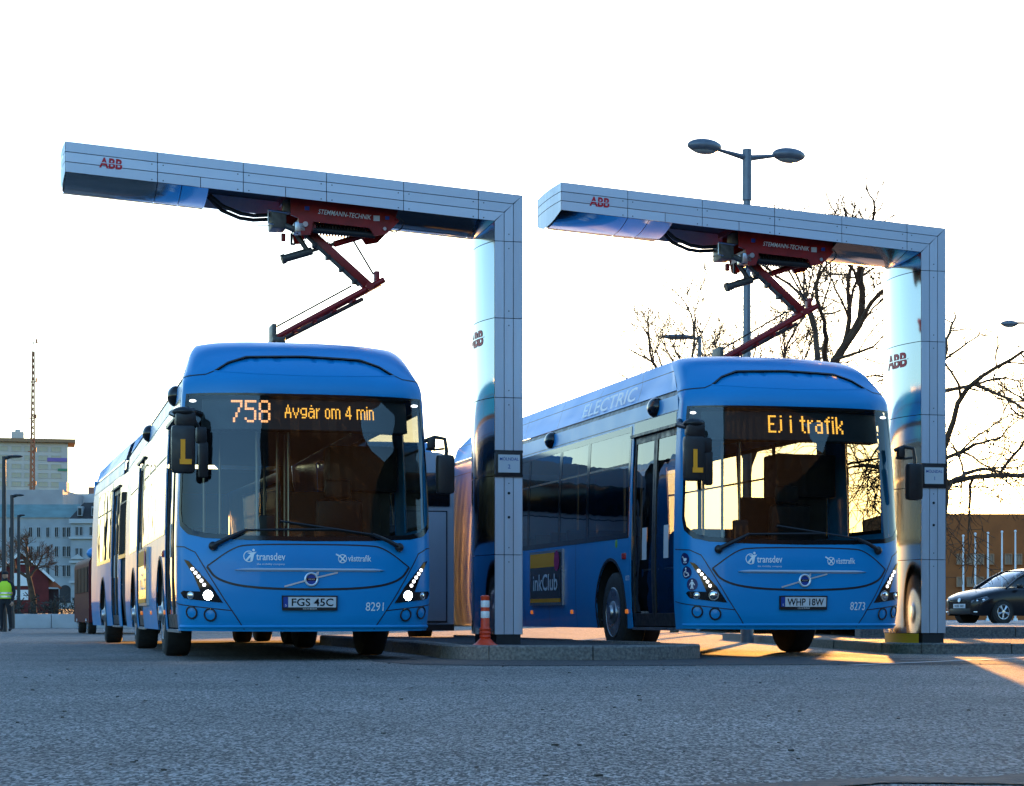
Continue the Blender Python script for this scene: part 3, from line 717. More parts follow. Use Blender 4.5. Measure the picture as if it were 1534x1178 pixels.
    ds = MB(); ds.box((.55, 1.55, .95), (.5, .48, .14), 0, .05); M = Matrix.Rotation(R(8), 4, 'X'); ds.box((.55, 1.80, 1.34), (.5, .13, .72), 0, .05, M); ds.box((.55, 1.86, 1.82), (.28, .1, .2), 0, .04); ds.box((.55, 1.55, .65), (.3, .3, .5)); ds.build("driver_seat", BLACK, root)
    cb = MB(); cb.box((.62, 2.15, 1.1), (1.1, .04, 1.4)); cb.box((.07, 1.55, .85), (.03, 1.15, .9)); cb.build("cab_partition", BLACK, root)
    cbd = MB(); cbd.box((.85, 2.2, 2.05), (.75, .45, .5), 0, .03); cbd.build("cab_locker", BLACK, root)
    for x, y in ((-.35, 1.6), (.05, 2.1), (-.75, 3.4), (.1, 3.5), (-.4, 5.2), (.4, 5.2), (-.4, 7.4), (.4, 7.4)):
        MB().cyl((x, y, .4), (x, y, 2.7), .017, n=10).build("grab_pole", mat("pole_steel", (.5, .5, .48), .3, .9), root)
    tk = MB(); tk.box((-.3, 1.15, 1.35), (.16, .12, .28), 0, .02); tk.cyl((-.3, 1.15, .4), (-.3, 1.15, 1.3), .02); tk.build("ticket_reader", BLACK, root)
    sp = MB()
    proto = None
    for y in (4.3, 5.1, 5.9, 6.7, 8.0, 8.8):
        for x in (-.95, -.52, .52, .95):
            if y < 4.6 and x < 0: continue
            if y > 7.2 and x < 0 and art: continue
            if proto is None:
                sb = MB(); sb.box((0, 0, .84), (.42, .42, .09), 0, .03); M = Matrix.Rotation(R(-8), 4, 'X'); sb.box((0, .20, 1.20), (.42, .09, .68), 0, .035, M); sb.box((0, 0, .60), (.1, .1, .42))
                o = sb.build("passenger_seat", SEATM, root); proto = o
            else: o = proto.copy(); C.objects.link(o); o.parent = root
            o.location = (x, y, 0)
    if not art:
        rb_ = MB(); rb_.box((0, L1 + .02, 1.6), (2.5, .06, 2.55), 0, .02); rb_.build("rear_panel", BLUE, root)
    else:
        # bellows and trailer, hinged slightly
        hinge = Matrix.Translation((0, 11.2, 0)) @ Matrix.Rotation(R(2.2), 4, 'Z') @ Matrix.Translation((0, -11.2, 0))
        by = MB(); nb = 22; prof = [(-1.2, .36), (-1.25, .8), (-1.23, 2.3), (-1.18, 2.8), (-1.0, 3.0), (1.0, 3.0), (1.18, 2.8), (1.23, 2.3), (1.25, .8), (1.2, .36)]
        rings = []
        for i in range(nb + 1):
            k = .975 if i % 2 else 1.0; y = 10.72 + 1.1 * i / nb; f_ = i / nb
            ring = []
            for x, z in prof:
                p = Vector((x * k, y, .36 + (z - .36) * (k if z > 2.5 else 1))); ring.append(p.lerp(hinge @ p, f_))
            rings.append(ring)
        by.add([p for r in rings for p in r], [(i * 10 + k, i * 10 + k + 1, i * 10 + 11 + k, i * 10 + 10 + k) for i in range(nb) for k in range(9)]); by.build("bellows", mat("bellows_rubber", (.06, .06, .065), .7, var=.2), root, False)
        ST = lambda u, z: tuple(hinge @ Vector(S(u, z)))
        o0 = 11.82 + UC - _Y[-1]; o1 = 17.9 + UC - _Y[-1]
        for s in (-1, 1):
            side_section(root, s, o0, o1, ST, [(13.3, 14.6)] if s < 0 else [], [(12.0, 13.2), (14.75, 16.2), (16.25, 17.6)] if s < 0 else [(12.0, 13.2), (13.3, 15), (15.1, 17.2)], [16.3], o0)
        us2 = [o0 + (o1 - o0) * i / 6 for i in range(7)]; V = []
        for u in us2: V += [Vector(ST(-u, 3.29)), Vector(ST(u, 3.29))]
        MB().add(V, [(2 * i, 2 * i + 1, 2 * i + 3, 2 * i + 2) for i in range(6)]).build("roof", ROOFB, root)
        MB().box(hinge @ Vector((0, 17.9, 1.6)), (2.45, .06, 2.6), R(2.2), .02).build("rear_panel", BLUE, root)
        MB().box(hinge @ Vector((0, 14.86, .36)), (2.35, 6.0, .1), R(2.2)).build("chassis", CHASSIS, root)
        MB().box(hinge @ Vector((0, 14.86, 2.72)), (2.3, 5.9, .03), R(2.2)).build("ceiling", MATS["ceiling_panel"], root)
        # front edge cowl of the trailer roof, pale blue as the rest
    return root

busL = make_bus("articulated_bus", (-1.989, 20.25), R(13.5), 1.0, "8291", "FGS 45C",
    [("758", -.80, 2.375, .415, .225, ORANGE_LED), ("Avgår om 4 min", -.235, 2.425, .95, .135, AMBER_LED)], True, True,
    "blue articulated electric bus showing 758 with its headlights on")
busR = make_bus("electric_bus", (3.167, 22.23), R(14.4), 1.03, "8273", "WHP 18W",
    [("Ej i trafik", -.33, 2.385, .93, .185, AMBER_LED)], False, False,
    "blue electric bus showing Ej i trafik with its main headlights off")

# ------------------------------------------------------------------ charging gantries
def brushed(name, col, rough, metal, aniso_scale):
    m = mat(name, col, rough, metal)
    n = m.node_tree.nodes; l = m.node_tree.links; p = n["Principled BSDF"]
    tc = n.new("ShaderNodeTexCoord"); mp = n.new("ShaderNodeMapping"); mp.inputs["Scale"].default_value = aniso_scale
    t = n.new("ShaderNodeTexNoise"); t.inputs["Scale"].default_value = 1.0; t.inputs["Detail"].default_value = 5
    l.new(tc.outputs["Object"], mp.inputs[0]); l.new(mp.outputs[0], t.inputs["Vector"])
    r = n.new("ShaderNodeMapRange"); r.inputs[1].default_value = .3; r.inputs[2].default_value = .7; r.inputs[3].default_value = rough * .75; r.inputs[4].default_value = rough * 1.35
    l.new(t.outputs["Fac"], r.inputs[0]); l.new(r.outputs[0], p.inputs["Roughness"])
    b = n.new("ShaderNodeBump"); b.inputs["Strength"].default_value = .06; b.inputs["Distance"].default_value = .01
    l.new(t.outputs["Fac"], b.inputs["Height"]); l.new(b.outputs[0], p.inputs["Normal"])
    oi = n.new("ShaderNodeObjectInfo"); hs = n.new("ShaderNodeHueSaturation"); hs.inputs["Color"].default_value = (*col, 1)
    r2 = n.new("ShaderNodeMapRange"); r2.inputs[3].default_value = .93; r2.inputs[4].default_value = 1.05
    l.new(oi.outputs["Random"], r2.inputs[0]); l.new(r2.outputs[0], hs.inputs["Value"]); l.new(hs.outputs[0], p.inputs["Base Color"])
    return m
CLAD = brushed("cladding_sheet", (0.60, 0.655, 0.74), 0.42, 0.35, (30, 30, 1.2))
POLISH = brushed("polished_sheet", (0.56, 0.58, 0.61), 0.10, 1.0, (2, 2, 1.0))
CORE = mat("gantry_core", (0.02, 0.022, 0.025), 0.7)
REDP = mat("pantograph_red", (0.26, 0.006, 0.006), 0.42, var=.25, vscale=9)
ABBRED = mat("logo_red", (0.55, 0.008, 0.02), 0.45)
OLIVE = mat("dull_metal", (0.10, 0.095, 0.085), 0.5, .6, var=.3, vscale=20)
CABLE = mat("cable_black", (0.01, 0.01, 0.01), 0.5)
W3 = [0, .108, .214, .325]; GD = 1.08; SL = 0.064; ZT = 5.165; GLEN = 5.02
def topz(x): return ZT - SL * x
def bulge(v): t = v / GD; return .10 * 4 * t * (1 - t)
def make_gantry(loc, glen, label, sign_no, sign_label, yellow):
    g = empty("charging_gantry", (loc[0], loc[1], 0), R(14.2)); tag(g, label, "bus charger", "charging gantries over the bus bays")
    gap = .004
    def front(poly, y0=0.0, y1=.014, m=CLAD, name="panel"):
        # shrink a convex polygon towards its centroid by gap
        cx = sum(p[0] for p in poly) / len(poly); cz = sum(p[1] for p in poly) / len(poly)
        q = [(x - math.copysign(min(gap, abs(x - cx)), x - cx), z - math.copysign(min(gap, abs(z - cz)), z - cz)) for x, z in poly]
        o = MB().prism(q, lambda a, b: Vector((a, y0, b)), lambda a, b: Vector((a, y1, b))).build(name, m, g, False)
        bm = bmesh.new(); bm.from_mesh(o.data); bmesh.ops.recalc_face_normals(bm, faces=bm.faces); bm.to_mesh(o.data); bm.free(); return o
    xs = [-.51, -1.36, -2.22, -3.13, -4.05, -glen]; zs_ = [4.64, 3.78, 2.89, 2.01, 1.13, .235]
    mit = lambda t: (-t, ZT - t + SL * t)
    for k in range(3):
        t0, t1 = W3[k], W3[k + 1]
        a, b = mit(t0), mit(t1)
        e = xs[0]; front([a, b, (e, topz(e) - t1), (e, topz(e) - t0)])
        cuts = xs if k < 2 else sorted(xs + [-3.59, -2.67], reverse=True)
        if k == 0: cuts = xs
        for x0, x1 in zip(cuts, cuts[1:]): front([(x0, topz(x0) - t0), (x0, topz(x0) - t1), (x1, topz(x1) - t1), (x1, topz(x1) - t0)])
        e = zs_[0]; front([a, b, (-t1, e), (-t0, e)])
        for z0, z1 in zip(zs_, zs_[1:]): front([(-t0, z0), (-t1, z0), (-t1, z1), (-t0, z1)])
    # rivets beside the joints
    rv = MB()
    # back, top and outer faces in single sheets
    bk = MB(); 
    def slab(name, poly, y0, y1, m=CLAD): return front(poly, y0, y1, m, name)
    i_ = mit(.325); o_ = mit(0)
    slab("back_panel", [o_, i_, (-glen, topz(-glen) - .325), (-glen, topz(-glen))], GD - .014, GD)
    slab("back_panel", [o_, i_, (-.325, .235), (0, .235)], GD - .014, GD)
    top = MB(); top.add([(0, .002, ZT), (0, GD - .002, ZT), (-glen, GD - .002, topz(-glen)), (-glen, .002, topz(-glen))], [(0, 1, 2, 3)]); top.build("top_panel", CLAD, g, False)
    out = MB(); out.add([(0, .002, .235), (0, GD - .002, .235), (0, GD - .002, ZT), (0, .002, ZT)], [(0, 1, 2, 3)]); out.build("outer_panel", CLAD, g, False)
    # belly and inner post sheets, bowed
    belly = lambda x, v: (x, v, topz(x) - .325 - bulge(v))
    post = lambda z, v: (-.325 - bulge(v), v, z)
    capf = lambda v, z: (-glen - bulge(v), v, z)
    OPEN = (-1.42, -3.50)
    bx = [x for x in xs if x > OPEN[0]] + [OPEN[0]]; prev = None
    def bowed(name, f, a0, a1, miter=None):
        n = 14; V = []; F = []
        for j, a in enumerate((a0, a1)):
            for i in range(n + 1):
                v = .003 + (GD - .006) * i / n; aa = a
                if a is None: aa = miter(v)
                V.append(f(aa, v))
        F = [(i, i + 1, n + 2 + i, n + 1 + i) for i in range(n)]
        return obj(name, V, F, POLISH, g, True)
    bowed("belly_panel", belly, None, -.51 + gap, lambda v: -.325 - bulge(v))
    bowed("belly_panel", belly, -.51 - gap, OPEN[0])
    lx = [OPEN[1], -3.59 - .2, -4.05, -glen]
    for a, b in zip(lx, lx[1:]): bowed("belly_panel", belly, a - gap, b + gap)
    bowed("post_panel", post, None, 4.64 + gap, lambda v: ZT - .325 - bulge(v) + SL * (.325 + bulge(v)) - .004)
    for a, b in zip(zs_, zs_[1:]): bowed("post_panel", post, a - gap, b + gap)
    n = 14
    for k in range(3):
        V = []; z0 = topz(-glen) - W3[k] - gap; z1 = topz(-glen) - W3[k + 1] + gap
        for zz in (z0, z1):
            for i in range(n + 1):
                v = GD * i / n; V.append((-glen - bulge(v) * .25, v, zz - (bulge(v) * 1.0 if k == 2 and zz == z1 else 0)))
        obj("end_panel", V, [(i, i + 1, n + 2 + i, n + 1 + i) for i in range(n)], CLAD, g, True)
    c = MB()
    c.prism([(-.02, ZT - .02), (-.02, .10), (-.30, .10), (-.30, ZT - .35), (-.30, topz(-.3) - .16), (-glen + .02, topz(-glen) - .16), (-glen + .02, topz(-glen) - .02)], lambda a, b: Vector((a, .016, b)), lambda a, b: Vector((a, GD - .016, b)))
    c.build("core", CORE, g, False)
    pl = MB(); pl.box((-.16, GD / 2, .17), (.26, GD - .08, .18)); pl.build("plinth", CORE, g, False)
    if yellow:
        n = 10; V = []
        for zz in (.09, .232):
            for i in range(n + 1): v = .05 + (GD - .1) * i / n; V.append((-.315 - bulge(v), v, zz))
        obj("plinth_band", V, [(i, i + 1, n + 2 + i, n + 1 + i) for i in range(n)], mat("plinth_yellow", (.85, .45, .02), .5), g)
    # rivet heads
    for x in xs[:-1]:
        for dx in (-.06, .06):
            for t in (.135, .30): rv.cyl((x + dx, -.002, topz(x + dx) - t), (x + dx, .004, topz(x + dx) - t), .007, n=6)
    for z in zs_[:-1]:
        for dz in (-.08, .08): rv.cyl((-.20 + .04, -.002, z + dz), (-.20 + .04, .004, z + dz), .007, n=6)
    for z in (1.55, 2.45 - 2.01 + 1.13 + .25): rv.cyl((-.16, -.006, z), (-.16, .004, z), .016, n=8)
    tag(rv.build("rivets", CORE, g), None, kind="stuff")
    # maker's letters
    ff = lambda u, z: (u, 0, z); tilt = -math.atan(SL)
    lg = MB(); text_on(lg, "ABB", ff, -4.66 * glen / 5.02, topz(-4.66 * glen / 5.02) - .232, .105, 'LEFT', .003, .03, rot=tilt, width=.235)
    l1 = lg.build("logo_lettering", ABBRED, g, False)
    sl = MB(); x0 = -4.67 * glen / 5.02; ribbon(sl, [(x0, topz(x0) - .182), (x0 + .26, topz(x0 + .26) - .182)], .007, ff, .005); sl.build("logo_slit", CLAD, l1, False)
    pf = lambda u, z: (-.325 - bulge(u), u, z)     # u = depth, reads right to left
    fl = lambda u, z: (-.325 - bulge(GD - u), GD - u, z)
    lg = MB(); text_on(lg, "ABB", fl, .33, 3.51, .17, 'LEFT', .004, .03, width=.50); l2 = lg.build("logo_lettering", ABBRED, g, False)
    sl = MB(); ribbon(sl, [(.31, 3.595), (.85, 3.595)], .011, fl, .006); sl.build("logo_slit", POLISH, l2, False)
    # taped notice on the post
    s = empty("stop_notice", g.matrix_basis @ Vector((-.163, -.012, 2.02)), R(14.2)); tag(s, sign_label, "notice")
    MB().box((0, 0, .13), (.315, .012, .27), 0, .004).build("frame", BLACK, s)
    MB().box((0, -.008, .13), (.25, .004, .20)).build("sheet", PLATEW, s)
    tb = MB(); sf = lambda u, z: (u, -.0105, z); text_on(tb, "MÖLNDAL", sf, 0, .165, .034, 'CENTER', .001, .006, width=.22); text_on(tb, sign_no, sf, 0, .075, .045, 'CENTER', .001, .006); tb.build("lettering", PLATEB, s, False)
    MB().box((0, .003, .265), (.325, .014, .03)).build("tape", BLACK, s)
    MB().box((0, .003, -.005), (.325, .014, .03)).build("tape", BLACK, s)
    return g

def make_pantograph(gantry, label):
    p = empty("pantograph", gantry.location, R(14.2)); tag(p, label, "pantograph", "pantographs lowered onto the buses")
    ym = .54
    V = lambda x, z, y=ym: Vector((x, y, z))
    PL = [(-2.58, 5.10), (-1.38, 5.05), (-1.36, 4.86), (-1.50, 4.71), (-1.64, 4.68), (-1.70, 4.765), (-2.33, 4.805), (-2.36, 4.66), (-2.46, 4.65), (-2.50, 4.84), (-2.58, 4.87)]
    for y in (.24, .80):
        o = MB().prism(PL, lambda a, b: V(a, b, y), lambda a, b: V(a, b, y + .03)).build("side_plate", REDP, p, False)
        if y < .5:
            sf = lambda u, z: (u, y, z)
            tb = MB(); text_on(tb, "STEMMANN-TECHNIK", sf, -2.28, 4.895, .052, 'LEFT', .004, .008, rot=-.064, width=.60, shear=.25); tb.build("maker_lettering", WHITEV, o, False)
            MB().box((-1.62, y - .003, 4.875), (.07, .006, .06)).build("maker_plate", PLATEW, o)
            MB().box((-2.40, y - .003, 4.95), (.05, .006, .045)).build("warning_plate", PLATEB, o)
            MB().box((-1.50, y - .003, 4.885), (.045, .006, .04)).build("warning_plate", PLATEB, o)
            MB().cyl((-2.42, y - .02, 4.77), (-2.42, y + .02, 4.77), .03).build("pivot_bolt", STEEL, o)
            MB().cyl((-1.53, y - .02, 4.76), (-1.53, y + .02, 4.76), .02).build("pivot_bolt", STEEL, o)
    MB().box((-2.0, ym, 5.10), (1.25, .62, .06)).box((-2.45, ym, 4.80), (.06, .5, .1)).box((-1.6, ym, 4.80), (.06, .5, .1)).build("top_frame", REDP, p, False)
    for y in (.40, .52, .64):   # balance springs
        pts = []; N = 150
        for i in range(N + 1):
            a = i / N * 2 * math.pi * 17; pts.append((-2.28 + .58 * i / N, y + .042 * math.cos(a), 4.78 - .02 * i / N + .042 * math.sin(a)))
        MB().tube(pts, .011, 5).build("spring", CABLE, p)
    MB().cyl(V(-2.32, 4.73, .33), V(-1.62, 4.70, .33), .035).build("actuator", CABLE, p)
    ua = MB(); d = .045
    for y in (ym,):
        M = Matrix.Rotation(math.atan2(.60, .70), 4, 'Y')
        ua.box(V(-1.995, 4.445, y), (.93, .13, .10), 0, .012, M)
    ua.cyl(V(-2.34, 4.76, .3), V(-2.34, 4.76, .8), .05); ua.build("upper_arm", REDP, p)
    hs = MB().tube([V(-2.42, 4.72, .44), V(-2.2, 4.52, .44), V(-1.98, 4.33, .44), V(-1.78, 4.15, .44)], .022, 8); hs.build("arm_conduit", OLIVE, p)
    for k in range(4): MB().box(V(-2.28 + k * .15, 4.585 - k * .13, .47), (.05, .12, .05), 0, .01).build("conduit_clip", CABLE, p)
    el = MB(); el.box(V(-1.62, 4.16), (.22, .24, .07), 0, .015, Matrix.Rotation(R(-30), 4, 'Y')); el.box(V(-1.565, 4.25), (.06, .10, .17), 0, .015); el.cyl(V(-1.67, 4.14, .36), V(-1.67, 4.14, .72), .045); el.build("elbow", REDP, p)
    for y in (.42, .66):
        la = MB(); la.cyl(V(-1.50, 4.225, y), V(-2.70, 3.545, y), .034, .03); la.build("lower_arm", REDP, p)
    cl = MB().cyl(V(-1.72, 4.02, .54), V(-2.68, 3.50, .54), .024); cl.build("arm_conduit", OLIVE, p)
    for k in range(4): MB().box(V(-1.85 - k * .22, 4.0 - k * .125, .54), (.04, .28, .07), 0, .01, Matrix.Rotation(R(-30), 4, 'Y')).build("conduit_clip", REDP, p)
    MB().cyl(V(-1.86, 4.72), V(-1.60, 4.30), .011).build("tie_rod", CABLE, p)
    MB().cyl(V(-1.85, 4.16), V(-2.70, 3.67), .010).build("tie_rod", CABLE, p)
    dm = MB(); dm.cyl(V(-2.62, 4.43), V(-2.30, 4.535), .045); dm.cyl(V(-2.64, 4.423), V(-2.60, 4.436), .056); dm.cyl(V(-2.30, 4.535), V(-2.0, 4.64), .02); dm.build("damper", OLIVE, p)
    db = MB(); db.cyl(V(-2.05, 4.62), V(-1.58, 4.78), .036); db.build("damper_rod", REDP, p)
    MB().cyl(V(-2.49, 4.74), V(-2.34, 4.52), .03).build("damper_link", OLIVE, p)
    gb = MB(); gb.box(V(-2.70, 4.83, .46), (.17, .3, .20), 0, .02); gb.box(V(-2.60, 4.98, .40), (.10, .16, .14), 0, .02); gb.cyl(V(-2.64, 4.76, .3), V(-2.48, 4.70, .3), .035); gb.build("drive_unit", OLIVE, p)
    MB().box(V(-2.47, 4.74, .34), (.13, .2, .12), 0, .02).build("junction_box", STEEL, p)
    MB().tube([V(-2.62, 4.90, .3), V(-2.82, 4.92, .3), V(-2.82, 4.78, .3), V(-2.76, 4.765, .3)], .010, 6).build("guard_hoop", STEEL, p)
    MB().tube([V(-2.76, 4.80), V(-2.91, 4.79), V(-2.91, 4.70), V(-2.915, 4.64), V(-2.89, 4.63)], .006, 5).build("limit_feeler", CABLE, p)
    MB().box(V(-2.53, 4.66), (.025, .03, .12)).box(V(-2.515, 4.60), (.05, .03, .02)).build("hook", CABLE, p)
    MB().box(V(-2.62, 4.67), (.05, .05, .09), 0, .01).build("stop_block", REDP, p)
    for dz, y in ((0, .5), (.03, .6)):
        MB().tube([V(-3.45, 5.10, y), V(-3.3, 4.98 - dz, y), V(-3.1, 4.905 - dz, y), V(-2.95, 4.89 - dz, y), V(-2.74, 4.91 - dz, y)], .022, 8).build("supply_cable", CABLE, p)
    for r_ in (.10, .13):
        MB().tube([V(-1.52, 4.77, .3), V(-1.40, 4.74, .3), V(-1.33, 4.77 + r_ * .1, .3), V(-1.30, 4.84, .3), V(-1.36, 4.93 + r_ * .2, .3)], .008, 6).build("loop_cable", CABLE, p)
    MB().tube([V(-2.12, 4.72), V(-2.12, 4.64), V(-2.05, 4.60), V(-1.98, 4.62)], .007, 5).build("loop_cable", CABLE, p)
    MB().tube([V(-2.36, 4.70), V(-2.39, 4.62), V(-2.37, 4.56)], .007, 5).build("loop_cable", CABLE, p)
    # collector head resting on the roof rails
    hd = MB(); hd.box(V(-2.74, 3.585), (.05, .30, .20), 0, .01); hd.box(V(-2.70, 3.50), (.14, .5, .05), 0, .01); hd.build("head_bracket", OLIVE, p)
    MB().box(V(-2.70, 3.395), (1.15, .09, .05), 0, .015).box(V(-2.70, 3.395, .2), (1.15, .06, .05)).box(V(-2.70, 3.395, .9), (1.15, .06, .05)).box(V(-2.70, 3.43), (.1, .8, .05)).build("collector_head", CABLE, p)
    return p
G1 = make_gantry((.12, 23.0), 5.02, "silver L-shaped charging gantry over the bus showing 758", "2", "black-framed Mölndal notice on the post behind the orange bollard", False)
G2 = make_gantry((5.28, 24.95), 4.86, "silver L-shaped charging gantry over the bus showing Ej i trafik", "1", "black-framed Mölndal notice on the post with the yellow plinth", True)
make_pantograph(G1, "red folding pantograph reaching down to the bus showing 758")
make_pantograph(G2, "red folding pantograph reaching down to the bus showing Ej i trafik")

# ------------------------------------------------------------------ flexible bollard on the island
bo = empty("traffic_bollard", (-.278, 21.2, .128)); tag(bo, "orange flexible bollard with two white bands on the island kerb", "bollard")
ORG = mat("bollard_orange", (.72, .055, .012), .45, var=.1, vscale=9)
MB().lathe([(.13, 0), (.13, .018), (.105, .03), (.085, .05), (.062, .075), (.05, .085)], 28).build("base", ORG, bo)
MB().lathe([(.05, .08), (.062, .10), (.052, .12), (.062, .14), (.052, .16), (.06, .18), (.046, .20), (.044, .50), (.046, .505), (.046, .52), (.03, .53), (.001, .53)], 24).build("post", ORG, bo)
for z0 in (.295, .405):
    MB().lathe([(.0455, z0), (.0465, z0 + .003), (.0465, z0 + .067), (.0455, z0 + .07)], 24, close=False).build("reflective_band", mat("band_white", (.82, .82, .82), .35), bo)

# ------------------------------------------------------------------ street lamps
LAMPM = mat("lamp_metal", (.16, .18, .21), .45, .5, var=.15)
LAMPD = mat("lamp_dark", (.025, .026, .03), .5)
LENS = mat("lamp_lens", (.35, .36, .33), .25)
def lamp_head(parent, c, d, ln=.62, w=.30, h=.13, m=LAMPM):
    q = Vector(d).normalized(); M = Matrix.Rotation(math.atan2(q.y, q.x), 4, 'Z')
    o = MB().ball(c, (ln / 2, w / 2, h / 2), 14, M).build("lamp_head", m, parent)
    MB().ball(Vector(c) - Vector((0, 0, h * .22)), (ln * .38, w * .38, h * .36), 12, M).build("lens", LENS, o)
    return o
b = at(1119, 925, 35); t_ = empty("street_lamp", (b.x, 35, 0)); tag(t_, "tall twin-headed street lamp behind the right bus", "street lamp")
MB().cyl((0, 0, 0), (0, 0, 7.6), .085, .062, 14).cyl((0, 0, 0), (0, 0, .9), .11, .11, 14).cyl((0, 0, 7.55), (0, 0, 8.42), .085, .08, 14).build("pole", LAMPM, t_)
dd = Vector((math.cos(R(24)), math.sin(R(24)), 0))
for s in (-1, 1):
    MB().tube([dd * .0 * s + Vector((0, 0, 8.27)), dd * s * .55 + Vector((0, 0, 8.36))], .055, 8, .028).build("arm", LAMPM, t_)
    lamp_head(t_, dd * s * .83 + Vector((0, 0, 8.40)), dd, .64, .34, .24)
def arm_lamp(px, top_py, Y, head_px, label, m=LAMPM, head=(.6, .28, .14), r=.06, curve=False, base_z=0.0):
    T = at(px, top_py, Y); o = empty("street_lamp", (T.x, Y, base_z)); tag(o, label, "street lamp")
    h = T.z - base_z; ex = (head_px - px) / 3070 * Y; sg = 1 if ex > 0 else -1
    MB().cyl((0, 0, 0), (0, 0, h), r, r * .8, 12).cyl((0, 0, 0), (0, 0, .6), r * 1.3, r * 1.3, 12).build("pole", m, o)
    if curve: MB().tube([(0, 0, h - .05), (ex * .08, 0, h + .22), (ex * .35, 0, h + .42), (ex * .7, 0, h + .42)], r * .6, 8).build("arm", m, o); hz = h + .40
    else: MB().tube([(0, 0, h - .06), (ex * .8, 0, h + .0)], r * .7, 8).build("arm", m, o); hz = h
    lamp_head(o, (ex, 0, hz), (1, 0, 0), *head, m)
arm_lamp(1048, 505, 62, 1015, "single-armed street lamp among bare trees behind the right bus", head=(.95, .35, .16), r=.07)
arm_lamp(1546, 505, 62, 1512, "curved-arm street lamp above the parked black car", head=(.55, .3, .2), r=.06, curve=True)
arm_lamp(6, 684, 61, 22, "tallest dark lamp post, beside the person in the hi-vis vest", LAMPD, (.5, .2, .09), .075)
arm_lamp(18, 742, 76, 28, "dark lamp post with short arm before the red barn gable", LAMPD, (.42, .2, .09), .085)
arm_lamp(28, 772, 94, 33, "slim dark lamp post crossing the barn doors", LAMPD, (.3, .18, .09), .085)

# ------------------------------------------------------------------ bare trees
BARK = mat("bark", (.075, .042, .022), .9, var=.35, vscale=3)
TWIG = mat("twig_bark", (.11, .055, .026), .9)
def tree(name, x, y, h, seed, label, spread=1.0, trunk_h=.35, r0=.17, depth=5, lean=(0, 0), grp=None, droop=0.0, dens=1.0, base_z=0, kk=.95):
    rnd = random.Random(seed); o = empty(name, (x, y, base_z)); tag(o, label, "tree", grp)
    tr, tw = MB(), MB()
    def grow(p, d, ln, r, lv):
        n = 4 if lv < 3 else 3; pts = [p]; dd_ = d.copy(); q = p.copy()
        for i in range(n):
            j = .16 + .05 * lv
            dd_ = (dd_ + Vector((rnd.uniform(-j, j), rnd.uniform(-j, j), rnd.uniform(-j * .5, j * .8) - droop * .05 * lv))).normalized()
            q = q + dd_ * ln / n; pts.append(q.copy())
        end = max(r * (.72 if lv < depth else .5), .006)
        (tr if lv <= 2 else tw).tube(pts, r, 8 if lv == 0 else 6 if lv < 3 else 4 if lv == 3 else 3, end)
        if lv >= depth: return
        k = (3 if lv == 0 else rnd.choice((2, 3, 3))) + (1 if lv >= 2 else 0)
        k = max(2, int(round(k * dens)))
        a0 = rnd.uniform(0, 6.28)
        for i in range(k):
            f = 1.0 if (i == 0 or lv == 0) else rnd.uniform(.35, .95)
            idx = f * n; ii = min(n - 1, int(idx)); base = pts[ii].lerp(pts[ii + 1], idx - ii)
            ang = R(rnd.uniform(20, 48) * spread) if i else R(rnd.uniform(6, 22))
            az = a0 + i * 2.4 + rnd.uniform(-.5, .5)
            ax = dd_.orthogonal().normalized(); ax.rotate(Matrix.Rotation(az, 3, dd_)); nd = dd_.copy(); nd.rotate(Matrix.Rotation(ang, 3, ax))
            if lv < 2: nd.z = max(nd.z, .12 if droop else .25); nd.normalize()
            grow(base, nd, ln * rnd.uniform(.58, .80) * (1.0 if lv else kk), max(.009, end * (.92 if i == 0 else rnd.uniform(.58, .78))), lv + 1)
    grow(Vector((0, 0, -.05)), Vector((lean[0], lean[1], 1)).normalized(), h * trunk_h, r0, 0)
    tr.build("trunk", BARK, o, True, 60); tw.build("crown", TWIG, o, True, 60)
    return o
TG = "bare trees behind the chargers"
X_ = lambda px, Y: (px - 767) / 3070 * Y
tree("bare_tree", X_(1258, 46), 46, 10, 11, "bare tree with thick forked trunk between pantograph arm and silver post", 1.05, .56, .19, 6, (-.04, 0), TG, kk=.56)
tree("bare_tree", X_(1396, 40), 40, 9.2, 23, "bare tree spreading long low limbs over the parked black car", 1.75, .26, .20, 6, (.06, 0), TG, .6, kk=1.1)
tree("bare_tree", X_(1010, 58), 58, 12.5, 5, "low bare tree beside the single-armed lamp", 1.05, .36, .13, 6, (0, 0), TG, kk=.72)
tree("bare_tree", X_(1115, 66), 66, 14, 8, "bare tree standing behind the tall twin lamp pole", 1.0, .38, .14, 6, (0, 0), TG, kk=.72)
tree("bare_tree", X_(1590, 64), 64, 12.5, 14, "bare tree rising behind the curved-arm street lamp", 1.05, .30, .18, 6, (-.03, 0), TG, kk=.9)
tree("bare_tree", X_(52, 150), 150, 10.2, 3, "dark bare tree standing before the white apartment house", 1.05, .34, .26, 6, (0, 0), None, kk=.7)

